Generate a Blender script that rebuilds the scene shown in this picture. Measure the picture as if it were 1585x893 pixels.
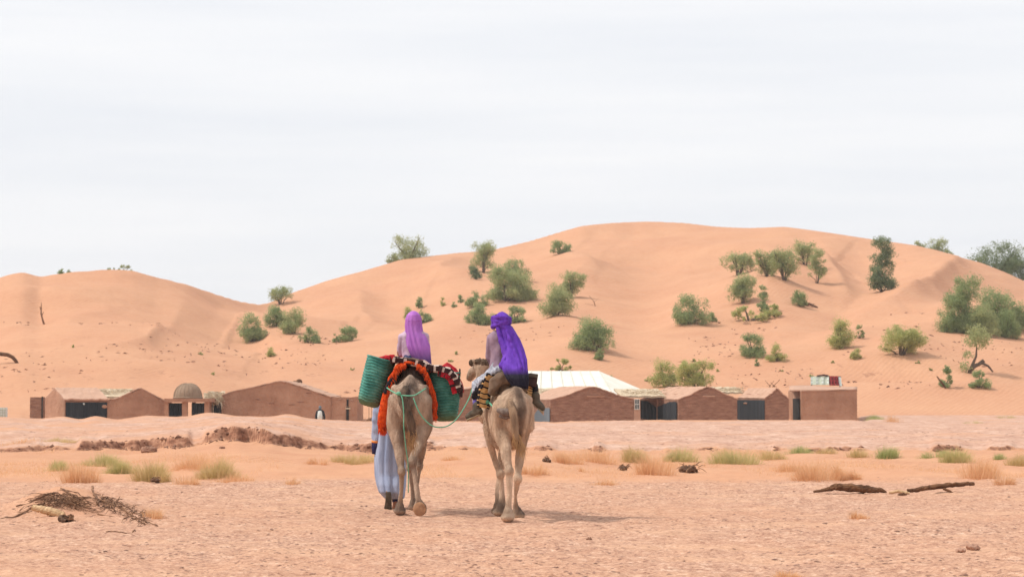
import bpy, bmesh, math, random
import numpy as np
from mathutils import Vector, Matrix, noise
R = math.radians
for o in list(bpy.data.objects): bpy.data.objects.remove(o)
S = bpy.context.scene
COL = S.collection
rng = np.random.default_rng(7)
random.seed(7)

# ------------------------------------------------------------------ camera, sky, sun, exposure
F, CX, CY, CAMH = 3720.0, 792.5, 446.5, 1.5
TH = math.atan((612 - CY) / F)
cam = bpy.data.cameras.new('camera'); camo = bpy.data.objects.new('camera', cam); COL.objects.link(camo)
cam.sensor_width = 36; cam.lens = F / 1585 * 36; cam.clip_start = 0.5; cam.clip_end = 6000
camo.location = (0, 0, CAMH); camo.rotation_euler = (R(90) + TH, 0, 0)
cam.dof.use_dof = True; cam.dof.focus_distance = 30.5; cam.dof.aperture_fstop = 5.6
S.camera = camo
SUN_EL, SUN_AZ = R(54), R(-92)          # azimuth measured from +Y towards +X : the sun stands to the left
W = bpy.data.worlds.new('World'); S.world = W; W.use_nodes = True
nt = W.node_tree; nt.nodes.clear()
def N(t, **k):
    n = nt.nodes.new(t)
    for a, b in k.items(): setattr(n, a, b)
    return n
sky = N('ShaderNodeTexSky', sky_type='NISHITA', sun_disc=False, sun_elevation=SUN_EL, sun_rotation=SUN_AZ, air_density=1.3, dust_density=4.0)
bg1 = N('ShaderNodeBackground'); bg1.inputs[1].default_value = 0.12
nt.links.new(sky.outputs[0], bg1.inputs[0])
tc = N('ShaderNodeTexCoord'); mp = N('ShaderNodeMapping'); mp.inputs['Scale'].default_value = (1.2, 1.2, 16)
mp.inputs['Rotation'].default_value = (0, R(3), 0)
nz = N('ShaderNodeTexNoise'); nz.inputs['Scale'].default_value = 2.6; nz.inputs['Detail'].default_value = 6; nz.inputs['Roughness'].default_value = .55
nt.links.new(tc.outputs['Generated'], mp.inputs[0]); nt.links.new(mp.outputs[0], nz.inputs['Vector'])
rp = N('ShaderNodeValToRGB'); rp.color_ramp.elements[0].position = .3; rp.color_ramp.elements[0].color = (.855, .875, .92, 1)
rp.color_ramp.elements[1].position = .68; rp.color_ramp.elements[1].color = (.955, .957, .975, 1)
nt.links.new(nz.outputs[0], rp.inputs[0])
bg2 = N('ShaderNodeBackground'); bg2.inputs[1].default_value = 1.08; nt.links.new(rp.outputs[0], bg2.inputs[0])
mx = N('ShaderNodeMixShader'); mx.inputs[0].default_value = .93
nt.links.new(bg1.outputs[0], mx.inputs[1]); nt.links.new(bg2.outputs[0], mx.inputs[2])
ow = N('ShaderNodeOutputWorld'); nt.links.new(mx.outputs[0], ow.inputs[0])
sl = bpy.data.lights.new('sun', 'SUN'); so = bpy.data.objects.new('sun', sl); COL.objects.link(so)
sl.energy = 3.0; sl.angle = R(7); sl.color = (1, .95, .87)
sdir = Vector((math.sin(SUN_AZ) * math.cos(SUN_EL), math.cos(SUN_AZ) * math.cos(SUN_EL), math.sin(SUN_EL)))
so.rotation_euler = sdir.to_track_quat('Z', 'Y').to_euler(); so.location = sdir * 50
S.view_settings.view_transform = 'Standard'; S.view_settings.look = 'None'; S.view_settings.exposure = 0; S.view_settings.gamma = 1

def at(px, py, Y):
    v = CY - py
    dy = F * math.cos(TH) - v * math.sin(TH); dz = F * math.sin(TH) + v * math.cos(TH)
    return Vector(((px - CX) / dy * Y, Y, CAMH + dz / dy * Y))
def zof(py, Y): return at(0, py, Y).z

# ------------------------------------------------------------------ materials
def lin(c):
    return tuple((x / 255 / 12.92 if x / 255 <= .04045 else ((x / 255 + .055) / 1.055) ** 2.4) for x in c)
def mat(name, c1, c2=None, scale=8, rough=.9, bump=0, bscale=None, detail=5, stretch=(1, 1, 1), c3=None, trans=0, bdist=.02):
    m = bpy.data.materials.new(name); m.use_nodes = True
    t = m.node_tree; b = t.nodes['Principled BSDF']; b.inputs['Roughness'].default_value = rough
    b.inputs['Specular IOR Level'].default_value = .25
    tcn = t.nodes.new('ShaderNodeTexCoord'); mpn = t.nodes.new('ShaderNodeMapping'); mpn.inputs['Scale'].default_value = stretch
    t.links.new(tcn.outputs['Object'], mpn.inputs[0])
    n = t.nodes.new('ShaderNodeTexNoise'); n.inputs['Scale'].default_value = scale; n.inputs['Detail'].default_value = detail; n.inputs['Roughness'].default_value = .6
    t.links.new(mpn.outputs[0], n.inputs['Vector'])
    r = t.nodes.new('ShaderNodeValToRGB'); e = r.color_ramp.elements
    e[0].position = .33; e[1].position = .67; e[0].color = (*c1, 1); e[1].color = (*(c2 or c1), 1)
    if c3: x = e.new(.5); x.color = (*c3, 1)
    t.links.new(n.outputs[0], r.inputs[0]); t.links.new(r.outputs[0], b.inputs['Base Color'])
    if bump:
        n2 = t.nodes.new('ShaderNodeTexNoise'); n2.inputs['Scale'].default_value = bscale or scale * 4; n2.inputs['Detail'].default_value = 5
        t.links.new(mpn.outputs[0], n2.inputs['Vector'])
        bp = t.nodes.new('ShaderNodeBump'); bp.inputs['Strength'].default_value = bump; bp.inputs['Distance'].default_value = bdist
        t.links.new(n2.outputs[0], bp.inputs['Height']); t.links.new(bp.outputs[0], b.inputs['Normal'])
    if trans:
        tr = t.nodes.new('ShaderNodeBsdfTranslucent'); t.links.new(r.outputs[0], tr.inputs[0])
        ms = t.nodes.new('ShaderNodeMixShader'); ms.inputs[0].default_value = trans
        t.links.new(b.outputs[0], ms.inputs[1]); t.links.new(tr.outputs[0], ms.inputs[2])
        t.links.new(ms.outputs[0], t.nodes['Material Output'].inputs[0])
    return m

def ground_mat(name, dune=False):
    m = bpy.data.materials.new(name); m.use_nodes = True
    t = m.node_tree; b = t.nodes['Principled BSDF']; b.inputs['Roughness'].default_value = .95; b.inputs['Specular IOR Level'].default_value = .1
    nn = lambda k: t.nodes.new(k); L = t.links.new
    geo = nn('ShaderNodeNewGeometry')
    def noi(scale, detail=6, rough=.6, st=(1, 1, 1)):
        mp_ = nn('ShaderNodeMapping'); mp_.inputs['Scale'].default_value = st; L(geo.outputs['Position'], mp_.inputs[0])
        n = nn('ShaderNodeTexNoise'); n.inputs['Scale'].default_value = scale; n.inputs['Detail'].default_value = detail; n.inputs['Roughness'].default_value = rough
        L(mp_.outputs[0], n.inputs['Vector']); return n.outputs[0]
    def ramp(src, stops):
        r = nn('ShaderNodeValToRGB'); e = r.color_ramp.elements
        e[0].position, e[0].color = stops[0][0], (*stops[0][1], 1); e[1].position, e[1].color = stops[-1][0], (*stops[-1][1], 1)
        for p, c in stops[1:-1]: x = e.new(p); x.color = (*c, 1)
        L(src, r.inputs[0]); return r.outputs[0]
    def mix(f, a, c):
        x = nn('ShaderNodeMix'); x.data_type = 'RGBA'
        if isinstance(f, float): x.inputs[0].default_value = f
        else: L(f, x.inputs[0])
        L(a, x.inputs[6]); L(c, x.inputs[7]); return x.outputs[2]
    def attr(n): a = nn('ShaderNodeAttribute'); a.attribute_name = n; return a.outputs['Fac']
    def math_(op, a, c=None):
        x = nn('ShaderNodeMath'); x.operation = op; x.use_clamp = True
        for i, v in enumerate((a, c)):
            if v is None: continue
            if isinstance(v, (int, float)): x.inputs[i].default_value = v
            else: L(v, x.inputs[i])
        return x.outputs[0]
    sand = ramp(noi(.12 if dune else .5, 5), [(.32, (.525, .265, .157)), (.68, (.585, .32, .19))])
    if dune:
        fine = ramp(noi(2.2, 6, .7), [(.35, (.47, .228, .132)), (.6, (.585, .318, .188))])
        sand = mix(.3, sand, fine)
        spk = math_('MULTIPLY', ramp(noi(1.1, 4, .7, (1, .45, 1)), [(.60, (0, 0, 0)), (.68, (1, 1, 1))]), attr('litter'))
        dk = nn('ShaderNodeRGB'); dk.outputs[0].default_value = (.40, .2, .12, 1)
        sand = mix(spk, sand, dk.outputs[0])
    col = sand
    h1 = noi(4 if dune else 18, 6)
    if not dune:
        # stony plain: pinkish clods, pale salt dust, dark stone chips
        g = ramp(noi(5.5, 8, .72), [(.35, (.20, .095, .065)), (.44, (.40, .22, .155)), (.54, (.53, .315, .22)), (.65, (.72, .515, .39))])
        g2 = ramp(noi(22, 6, .7), [(.38, (.15, .068, .045)), (.44, (.42, .225, .15)), (.56, (.58, .34, .22)), (.65, (.76, .53, .38))])
        g = mix(.5, g, g2)
        patch = ramp(noi(.33, 4, .6, (1, .55, 1)), [(.40, (0, 0, 0)), (.62, (1, 1, 1))])
        g = mix(math_('MULTIPLY', patch, .35), g, sand)
        yl = nn('ShaderNodeRGB'); yl.outputs[0].default_value = (.64, .385, .245, 1)
        sp2 = ramp(noi(.7, 5, .65, (.35, 1.3, 1)), [(.53, (0, 0, 0)), (.60, (1, 1, 1))]); g = mix(math_('MULTIPLY', sp2, .38), g, yl.outputs[0])
        col = mix(attr('gravel'), col, g)
        c = ramp(noi(1.3, 8, .7, (1, .5, 1)), [(.33, (.34, .18, .125)), (.43, (.48, .28, .20)), (.56, (.59, .375, .275)), (.68, (.72, .52, .41))])
        c2 = ramp(noi(7, 6, .75, (1, .4, 1)), [(.36, (.20, .10, .066)), (.45, (.46, .27, .195)), (.65, (.64, .43, .33))])
        c = mix(.4, c, c2)
        col = mix(attr('crust'), col, c)
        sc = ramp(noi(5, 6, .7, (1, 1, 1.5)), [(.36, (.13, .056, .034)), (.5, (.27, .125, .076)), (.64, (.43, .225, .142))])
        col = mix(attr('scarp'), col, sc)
    L(col, b.inputs['Base Color'])
    bp = nn('ShaderNodeBump'); bp.inputs['Strength'].default_value = .5; bp.inputs['Distance'].default_value = .05 if dune else .03
    L(h1, bp.inputs['Height'])
    # wind ripples
    mp2 = nn('ShaderNodeMapping'); mp2.inputs['Rotation'].default_value = (0, 0, R(28)); L(geo.outputs['Position'], mp2.inputs[0])
    wv = nn('ShaderNodeTexWave'); wv.inputs['Scale'].default_value = 1.6 if not dune else .8; wv.inputs['Distortion'].default_value = 3.5; wv.inputs['Detail'].default_value = 2
    wv.inputs['Detail Scale'].default_value = .6
    L(mp2.outputs[0], wv.inputs['Vector'])
    bp2 = nn('ShaderNodeBump'); bp2.inputs['Distance'].default_value = .02 if not dune else .03
    if dune: bp2.inputs['Strength'].default_value = .5
    else: L(attr('ripple'), bp2.inputs['Strength'])
    L(wv.outputs[1] if len(wv.outputs) > 1 else wv.outputs[0], bp2.inputs['Height']); L(bp.outputs[0], bp2.inputs['Normal'])
    L(bp2.outputs[0], b.inputs['Normal'])
    return m

M = {}
M['ground'] = ground_mat('ground'); M['dune'] = ground_mat('dune sand', True)
M['camel'] = mat('camel fur', lin((150, 118, 92)), lin((188, 154, 122)), 3.2, .95, .6, 55, c3=lin((170, 136, 106)), stretch=(1, 1, .5))
M['camel2'] = mat('pale camel fur', lin((165, 130, 98)), lin((206, 170, 132)), 3.2, .95, .6, 55, c3=lin((186, 150, 114)), stretch=(1, 1, .5))
M['dark_hair'] = mat('dark tail hair', lin((60, 48, 40)), lin((118, 96, 78)), 14, .95, .8, 60, stretch=(1, 1, .3))
M['tan_hair'] = mat('tan tail hair', lin((150, 112, 76)), lin((206, 168, 122)), 14, .95, .8, 60, stretch=(1, 1, .3))
M['sole'] = mat('foot pad', lin((150, 110, 82)), lin((180, 138, 106)), 20, .9, .3)
M['skin'] = mat('skin', lin((150, 100, 76)), lin((170, 118, 90)), 10, .6)
M['mauve'] = mat('mauve shirt', lin((170, 144, 166)), lin((198, 174, 192)), 7, .9, .5, 18)
M['mauve2'] = mat('dusty mauve shirt', lin((128, 106, 124)), lin((160, 136, 152)), 7, .9, .5, 18)
M['jeans'] = mat('denim', lin((48, 54, 88)), lin((74, 82, 118)), 20, .9, .3)
M['black'] = mat('black cloth', lin((22, 20, 26)), lin((38, 34, 42)), 12, .9, .4)
M['tent'] = mat('black tent cloth', (.016, .019, .024), (.036, .040, .046), 1.2, .95, .5, 4, stretch=(3, 3, .3), bdist=.1)
M['greycloth'] = mat('grey blue curtain', (.13, .16, .19), (.18, .21, .24), 2, .95, .5, 6, stretch=(3, 3, .3), bdist=.05)
M['robe'] = mat('pale blue grey robe', lin((132, 144, 172)), lin((172, 182, 206)), 5, .9, .5, 12, stretch=(1, 1, .3))
M['orange'] = mat('orange wool', lin((206, 62, 14)), lin((240, 96, 34)), 26, .95, .9, 70)
M['orange_band'] = mat('orange cuff', lin((222, 132, 60)), lin((236, 150, 80)), 9)
M['navy'] = mat('navy cuff', lin((32, 30, 62)), lin((46, 44, 84)), 9)
M['red'] = mat('red wool', lin((140, 18, 30)), lin((196, 36, 48)), 18, .95, .6, 50)
M['brown_wool'] = mat('dark brown wool', lin((44, 24, 26)), lin((72, 42, 40)), 18, .95, .6, 50)
M['white_wool'] = mat('cream wool', lin((192, 170, 156)), lin((222, 202, 188)), 18, .95, .6, 50)
M['dull_red'] = mat('faded dark red wool', lin((118, 36, 40)), lin((150, 56, 56)), 6)
M['pad'] = mat('grey brown saddle pad', lin((98, 80, 66)), lin((128, 106, 88)), 6, .9, .6, 26)
M['tanweave'] = mat('tan weave', lin((196, 150, 96)), lin((222, 178, 120)), 14, .95, .5, 50)
M['check'] = mat('grey checked cotton', lin((120, 122, 136)), lin((196, 198, 206)), 34, .9, .3)
M['rope'] = mat('green rope', lin((92, 164, 132)), lin((126, 190, 158)), 40, .8, .6, 120)
M['boot'] = mat('grey brown boot', lin((74, 66, 56)), lin((102, 92, 78)), 20, .8, .4)
M['bootsole'] = mat('pale boot sole', lin((150, 134, 108)), lin((172, 154, 128)), 20, .8)
M['adobe'] = mat('smooth adobe', (.34, .175, .11), (.49, .28, .185), .8, .95, 1, 5, c3=(.42, .23, .148), bdist=.09, detail=9)
M['brick'] = mat('rough mud brick', (.25, .12, .077), (.43, .24, .163), 4.2, .95, 1, 11, stretch=(.5, .5, 1.9), bdist=.12, detail=8)
M['roof'] = mat('mud roof', (.44, .26, .18), (.55, .345, .245), 1.6, .95, .6, 6, bdist=.05)
M['straw'] = mat('bleached straw', (.48, .37, .245), (.68, .56, .40), 4, .95, .8, 30, bdist=.05)
M['dome'] = mat('plastered dome', (.27, .185, .125), (.33, .235, .165), 2, .95, .4, 12)
M['canvas'] = mat('cream roof sheet', (.68, .66, .56), (.78, .76, .68), .9, .8, .4, 3, bdist=.05)
M['seam'] = mat('roof seam', (.56, .53, .45), (.64, .61, .53), 3)
M['bark'] = mat('grey bark', (.085, .058, .04), (.16, .115, .08), 9, .95, .8, 40)
M['drift'] = mat('weathered wood', lin((70, 46, 32)), lin((128, 90, 62)), 14, .95, 1, 50, stretch=(.4, 1, 1))
M['pale_wood'] = mat('bleached log', lin((178, 142, 104)), lin((216, 184, 144)), 12, .9, .5, 50)
M['twig'] = mat('dry twig', lin((92, 64, 48)), lin((150, 112, 84)), 8)
M['clod'] = mat('stone chips', (.15, .072, .05), (.46, .26, .18), 1.7, .95)
M['bankclod'] = mat('bank clods', (.14, .065, .04), (.34, .18, .12), 3, .95)
M['soil'] = mat('dark root soil', (.08, .045, .028), (.18, .10, .062), 12, .95, .8, 30)
M['rock'] = mat('sandstone', (.36, .2, .14), (.46, .27, .19), 6, .95, .8, 20)
M['white'] = mat('white plastic', (.62, .66, .62), (.7, .74, .70), 5)
M['palegreen'] = mat('pale green check', (.40, .46, .36), (.54, .57, .47), 9)
M['darkwood'] = mat('dark timber', (.04, .03, .025), (.08, .06, .045), 5)
M['doorhole'] = mat('door opening shade', (.02, .017, .015), (.035, .03, .026), 5)  # near-black colour painting the shade inside door openings and the niche
leafc = {'grey': ((.31, .355, .155), (.50, .525, .26)), 'green': ((.255, .325, .14), (.43, .495, .24)),
         'yellow': ((.42, .44, .155), (.56, .55, .24)), 'dark': ((.165, .22, .11), (.30, .355, .18))}
for k, (a, b_) in leafc.items(): M['leaf_' + k] = mat(k + ' foliage', a, b_, .9, .8, trans=.55)
grassc = {'dry': ((.70, .40, .20), (.82, .54, .32)), 'green': ((.46, .42, .16), (.66, .55, .28)), 'mixed': ((.55, .43, .18), (.72, .53, .29)), 'bright': ((.34, .38, .14), (.50, .50, .22))}
for k, (a, b_) in grassc.items(): M['grass_' + k] = mat(k + ' grass', a, b_, 7, .9, trans=.5)

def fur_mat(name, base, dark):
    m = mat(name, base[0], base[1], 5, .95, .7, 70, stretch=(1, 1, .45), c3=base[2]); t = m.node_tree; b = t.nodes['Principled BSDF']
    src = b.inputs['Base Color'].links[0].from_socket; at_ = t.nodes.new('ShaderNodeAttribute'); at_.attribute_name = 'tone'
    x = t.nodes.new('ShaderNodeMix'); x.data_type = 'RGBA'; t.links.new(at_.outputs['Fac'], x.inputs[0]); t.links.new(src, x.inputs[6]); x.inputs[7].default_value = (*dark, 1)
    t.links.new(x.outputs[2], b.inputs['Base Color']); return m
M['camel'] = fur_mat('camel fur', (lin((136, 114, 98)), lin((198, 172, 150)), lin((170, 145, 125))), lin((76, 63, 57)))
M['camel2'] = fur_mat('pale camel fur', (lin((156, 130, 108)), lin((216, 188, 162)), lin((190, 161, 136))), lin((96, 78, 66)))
def coil_basket_mat():
    m = mat('green woven basket', lin((50, 112, 102)), lin((92, 156, 142)), 9, .8, .8, 60, c3=lin((70, 134, 122)))
    t = m.node_tree; b = t.nodes['Principled BSDF']; src = b.inputs['Base Color'].links[0].from_socket
    tcn = t.nodes.new('ShaderNodeTexCoord'); sx = t.nodes.new('ShaderNodeSeparateXYZ'); t.links.new(tcn.outputs['Object'], sx.inputs[0])
    r = t.nodes.new('ShaderNodeValToRGB'); r.color_ramp.elements[0].position = .0; r.color_ramp.elements[0].color = (.75, .75, .75, 1)
    r.color_ramp.elements[1].position = .14; r.color_ramp.elements[1].color = (0, 0, 0, 1)
    t.links.new(sx.outputs[2], r.inputs[0])
    x = t.nodes.new('ShaderNodeMix'); x.data_type = 'RGBA'; t.links.new(r.outputs[0], x.inputs[0]); t.links.new(src, x.inputs[6])
    x.inputs[7].default_value = (*lin((106, 118, 78)), 1); t.links.new(x.outputs[2], b.inputs['Base Color']); return m
M['basket'] = coil_basket_mat()
def dip_mat(name, top, low, z0, z1, t2=None):
    m = mat(name, top, t2 or top, 6, .75, .3, 20, stretch=(2, 2, .4)); t = m.node_tree; b = t.nodes['Principled BSDF']
    src = b.inputs['Base Color'].links[0].from_socket
    tcn = t.nodes.new('ShaderNodeTexCoord'); sx = t.nodes.new('ShaderNodeSeparateXYZ'); t.links.new(tcn.outputs['Object'], sx.inputs[0])
    mr = t.nodes.new('ShaderNodeMapRange'); mr.inputs[1].default_value = z0; mr.inputs[2].default_value = z1
    t.links.new(sx.outputs[2], mr.inputs[0])
    x = t.nodes.new('ShaderNodeMix'); x.data_type = 'RGBA'; t.links.new(mr.outputs[0], x.inputs[0]); t.links.new(src, x.inputs[7])
    x.inputs[6].default_value = (*low, 1); t.links.new(x.outputs[2], b.inputs['Base Color']); return m

# ------------------------------------------------------------------ mesh helpers
def link(o, parent=None):
    COL.objects.link(o)
    if parent: o.parent = parent
    return o
def tag(o, label=None, cat=None, group=None, kind=None):
    for k, v in (('label', label), ('category', cat), ('group', group), ('kind', kind)):
        if v: o[k] = v
    return o
def empty(name, loc, label, cat, group=None, rz=0):
    o = bpy.data.objects.new(name, None); o.location = loc; o.rotation_euler = (0, 0, rz); o.empty_display_size = .2
    link(o); return tag(o, label, cat, group)
def np_mesh(name, V, Fc, mats=None, smooth=False):
    me = bpy.data.meshes.new(name); V = np.asarray(V, dtype=np.float32); Fc = np.asarray(Fc, dtype=np.int32)
    k = Fc.shape[1]; me.vertices.add(len(V)); me.vertices.foreach_set('co', V.ravel())
    me.loops.add(Fc.size); me.loops.foreach_set('vertex_index', Fc.ravel())
    me.polygons.add(len(Fc)); me.polygons.foreach_set('loop_start', np.arange(0, Fc.size, k, dtype=np.int32))
    me.update(calc_edges=True)
    if smooth: me.shade_smooth()
    for m in (mats or []): me.materials.append(m)
    return me
class MB:
    def __init__(s): s.v = []; s.f = []; s.mi = []
    def add(s, vs, fs, mi=0):
        n = len(s.v); s.v += [tuple(v) for v in vs]; s.f += [tuple(i + n for i in f) for f in fs]; s.mi += [mi] * len(fs)
    def box(s, c, d, mi=0, rot=None):
        c = Vector(c); h = Vector(d) / 2
        vs = [Vector((x * h.x, y * h.y, z * h.z)) for x in (-1, 1) for y in (-1, 1) for z in (-1, 1)]
        if rot: vs = [rot @ v for v in vs]
        s.add([c + v for v in vs], [(0, 1, 3, 2), (4, 6, 7, 5), (0, 4, 5, 1), (2, 3, 7, 6), (0, 2, 6, 4), (1, 5, 7, 3)], mi)
    def tube(s, pts, rad, n=10, up=None, mi=0, jit=0, cap=True):
        pts = [Vector(p) for p in pts]; vs = []; fs = []; K = len(pts); side = None
        for i, p in enumerate(pts):
            d = (pts[min(i + 1, K - 1)] - pts[max(i - 1, 0)]).normalized()
            if up is not None:
                sd = d.cross(Vector(up))
            elif side is None: sd = d.orthogonal()
            else: sd = side - d * side.dot(d)
            if sd.length < 1e-4: sd = d.orthogonal()
            sd.normalize(); side = sd; ot = sd.cross(d).normalized()
            r = rad[i] if isinstance(rad, (list, tuple)) else rad
            ra, rb = r if isinstance(r, (list, tuple)) else (r, r)
            for k in range(n):
                a = 2 * math.pi * k / n; j = 1 + (random.uniform(-jit, jit) if jit else 0)
                vs.append(p + sd * (math.cos(a) * ra * j) + ot * (math.sin(a) * rb * j))
        for i in range(K - 1):
            for k in range(n):
                a, b = i * n + k, i * n + (k + 1) % n
                fs.append((a, b, b + n, a + n))
        if cap: fs.append(tuple(range(n - 1, -1, -1))); fs.append(tuple(range((K - 1) * n, K * n)))
        s.add(vs, fs, mi)
    def cap(s, pts, rad, n=14, up=None, mi=0):     # tube with rounded, closed ends
        pts = [Vector(p) for p in pts]; g = lambda r, f: (r[0] * f, r[1] * f) if isinstance(r, (list, tuple)) else r * f
        m = lambda r: min(r) if isinstance(r, (list, tuple)) else r
        d0 = (pts[0] - pts[1]).normalized(); d1 = (pts[-1] - pts[-2]).normalized(); P = []; Q = []
        for a in (80, 50, 25): P.append(pts[0] + d0 * m(rad[0]) * math.sin(R(a))); Q.append(g(rad[0], math.cos(R(a))))
        P += pts; Q += list(rad)
        for a in (25, 50, 80): P.append(pts[-1] + d1 * m(rad[-1]) * math.sin(R(a))); Q.append(g(rad[-1], math.cos(R(a))))
        s.tube(P, Q, n, up, mi)
    def ball(s, c, r, rot=None, n=14, mi=0):
        c = Vector(c); r = r if isinstance(r, (tuple, list)) else (r, r, r); vs = []; fs = []; h = n // 2
        for i in range(1, h):
            for k in range(n):
                t, a = math.pi * i / h, 2 * math.pi * k / n
                vs.append(Vector((r[0] * math.sin(t) * math.cos(a), r[1] * math.sin(t) * math.sin(a), r[2] * math.cos(t))))
        vs += [Vector((0, 0, r[2])), Vector((0, 0, -r[2]))]
        for i in range(h - 2):
            for k in range(n): a, b = i * n + k, i * n + (k + 1) % n; fs.append((a, a + n, b + n, b))
        T = (h - 1) * n
        for k in range(n): fs.append((T, k, (k + 1) % n)); fs.append((T + 1, (h - 2) * n + (k + 1) % n, (h - 2) * n + k))
        if rot: vs = [rot @ v for v in vs]
        s.add([c + v for v in vs], fs, mi)
    def grid(s, rows, mi=None, thick=0):
        nr, nc = len(rows), len(rows[0]); n = len(s.v)
        s.v += [tuple(p) for r in rows for p in r]
        for i in range(nr - 1):
            for j in range(nc - 1):
                a = n + i * nc + j; s.f.append((a, a + 1, a + nc + 1, a + nc)); s.mi.append(mi(i, j) if callable(mi) else (mi or 0))
    def prism(s, poly, off, mi=0):
        n = len(poly); vs = [Vector(p) for p in poly] + [Vector(p) + Vector(off) for p in poly]
        s.add(vs, [tuple(range(n)), tuple(range(2 * n - 1, n - 1, -1))] + [(i, i + n, (i + 1) % n + n, (i + 1) % n) for i in range(n)], mi)
    def mesh(s, name, mats, smooth=False, shift=None):
        me = bpy.data.meshes.new(name)
        v = s.v if shift is None else [(a - shift[0], b - shift[1], c - shift[2]) for a, b, c in s.v]
        me.from_pydata(v, [], s.f); 
        for m in mats: me.materials.append(m)
        me.polygons.foreach_set('material_index', s.mi)
        bm = bmesh.new(); bm.from_mesh(me); bmesh.ops.recalc_face_normals(bm, faces=bm.faces); bm.to_mesh(me); bm.free()
        if smooth: me.shade_smooth()
        me.update(); return me
    def build(s, name, m, parent=None, smooth=False, solid=0):
        """geometry is given in world space; it is stored relative to the parent (or to its own base)"""
        mats = m if isinstance(m, (list, tuple)) else [m]
        if parent: sh = parent.matrix_basis.translation.copy() if not parent.parent else parent.parent.matrix_basis.translation + parent.matrix_basis.translation
        else:
            a = np.array(s.v); sh = Vector((*(a[:, :2].mean(0)), a[:, 2].min()))
        me = s.mesh(name, mats, smooth, sh); o = bpy.data.objects.new(name, me)
        if not parent: o.location = sh
        link(o, parent)
        if solid:
            md = o.modifiers.new('s', 'SOLIDIFY'); md.thickness = solid; md.offset = 0
        return o
def remesh(mb, voxel, smooth=3, disp=0, dscale=8, stretch=(1, 1, 1), subs=None):
    me = bpy.data.meshes.new('t'); me.from_pydata(mb.v, [], mb.f); o = bpy.data.objects.new('t', me); COL.objects.link(o)
    md = o.modifiers.new('r', 'REMESH'); md.mode = 'VOXEL'; md.voxel_size = voxel
    if smooth: ms = o.modifiers.new('s', 'SMOOTH'); ms.iterations = smooth; ms.factor = .5
    dg = bpy.context.evaluated_depsgraph_get(); dg.update()
    ev = o.evaluated_get(dg); r = bpy.data.meshes.new_from_object(ev)
    bpy.data.objects.remove(o)
    if disp:
        nr = [v.normal.copy() for v in r.vertices]
        for v, n_ in zip(r.vertices, nr):
            c = v.co; q = Vector((c.x * stretch[0], c.y * stretch[1], c.z * stretch[2])) * dscale
            v.co = c + n_ * (noise.noise(q) * disp)
    return r
def blob(mb, name, m, parent, voxel=.015, smooth=3, disp=0, dscale=8, stretch=(1, 1, 1)):
    me = remesh(mb, voxel, smooth, disp, dscale, stretch)
    loc = parent.matrix_basis.translation if not parent.parent else parent.parent.matrix_basis.translation + parent.matrix_basis.translation
    me.transform(Matrix.Translation(-loc)); me.materials.append(m); me.shade_smooth()
    o = bpy.data.objects.new(name, me); link(o, parent); return o

# ------------------------------------------------------------------ terrain
def smooth_curve(pts, width=10, lo=-3000, hi=4600, st=4):
    xs = np.arange(lo, hi, st); ys = np.interp(xs, [p[0] for p in pts], [p[1] for p in pts])
    k = max(1, int(width / st)); ker = np.hanning(2 * k + 3); ker /= ker.sum()
    yp = np.pad(ys, (k + 1, k + 1), mode='edge'); ys = np.convolve(yp, ker, 'valid')
    return lambda x: np.interp(x, xs, ys)
CREST = smooth_curve([(-3000, 520), (-1200, 480), (-300, 446), (-60, 440), (0, 429), (14, 424), (35, 420), (62, 429), (80, 425), (110, 421), (170, 419), (205, 421), (250, 433), (290, 440), (330, 454), (370, 466), (400, 471),
    (412, 470), (440, 457), (500, 437), (560, 420), (620, 402), (700, 392), (760, 387), (820, 373), (860, 361), (900, 350), (950, 345), (1000, 342.5), (1060, 345), (1110, 351), (1160, 353), (1215, 351), (1260, 357),
    (1320, 366), (1370, 373), (1420, 380), (1460, 391), (1490, 399), (1520, 407), (1560, 423), (1585, 435), (1700, 470), (2100, 500), (3000, 470), (4600, 520)], 9)
YC = smooth_curve([(-3000, 300), (0, 250), (300, 255), (420, 290), (700, 310), (1000, 330), (1400, 300), (1600, 285), (4600, 320)], 160)
ST = [  # distance, [(px, py of the ground seen there)]
    (56, [(-400, 705), (0, 706), (200, 708), (300, 704), (380, 700), (450, 706), (560, 709), (830, 707), (1100, 708), (1350, 705), (1585, 707), (2000, 707)]),
    (60.0, [(-400, 698), (0, 699), (130, 695), (200, 699), (300, 691), (335, 683), (380, 682), (450, 690), (500, 696), (570, 700), (700, 693), (830, 698), (950, 699), (1100, 698), (1300, 700), (1585, 699), (2000, 699)]),
    (60.35, [(-400, 692), (0, 693), (100, 684), (130, 682), (200, 683), (300, 676), (335, 666), (350, 655), (400, 656), (425, 664), (450, 671), (480, 683), (520, 689), (560, 687), (600, 686), (700, 684), (830, 690), (950, 691), (1100, 693), (1300, 692), (1585, 690), (2000, 690)]),
    (75, [(-400, 668), (0, 669), (150, 671), (300, 662), (370, 652), (450, 658), (520, 672), (600, 675), (900, 674), (1585, 672), (2000, 672)]),
    (100, [(-400, 658), (0, 660), (150, 661), (300, 654), (370, 650), (450, 652), (520, 659), (700, 661), (1585, 662), (2000, 662)]),
    (132, [(-400, 646), (0, 645), (40, 647), (66, 648), (100, 644), (127, 650), (148, 643), (182, 650), (227, 643), (265, 645), (288, 645), (322, 638), (345, 640), (366, 644), (421, 645), (447, 640), (479, 648), (552, 652), (700, 652),
           (824, 652), (864, 655), (877, 652), (1000, 650.5), (1320, 650), (1345, 653), (1400, 656), (1585, 655), (2000, 655)]),
]
STY = np.array([s[0] for s in ST], float); STC = [smooth_curve(s[1], 8 if s[0] < 70 else 12) for s in ST]
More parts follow.
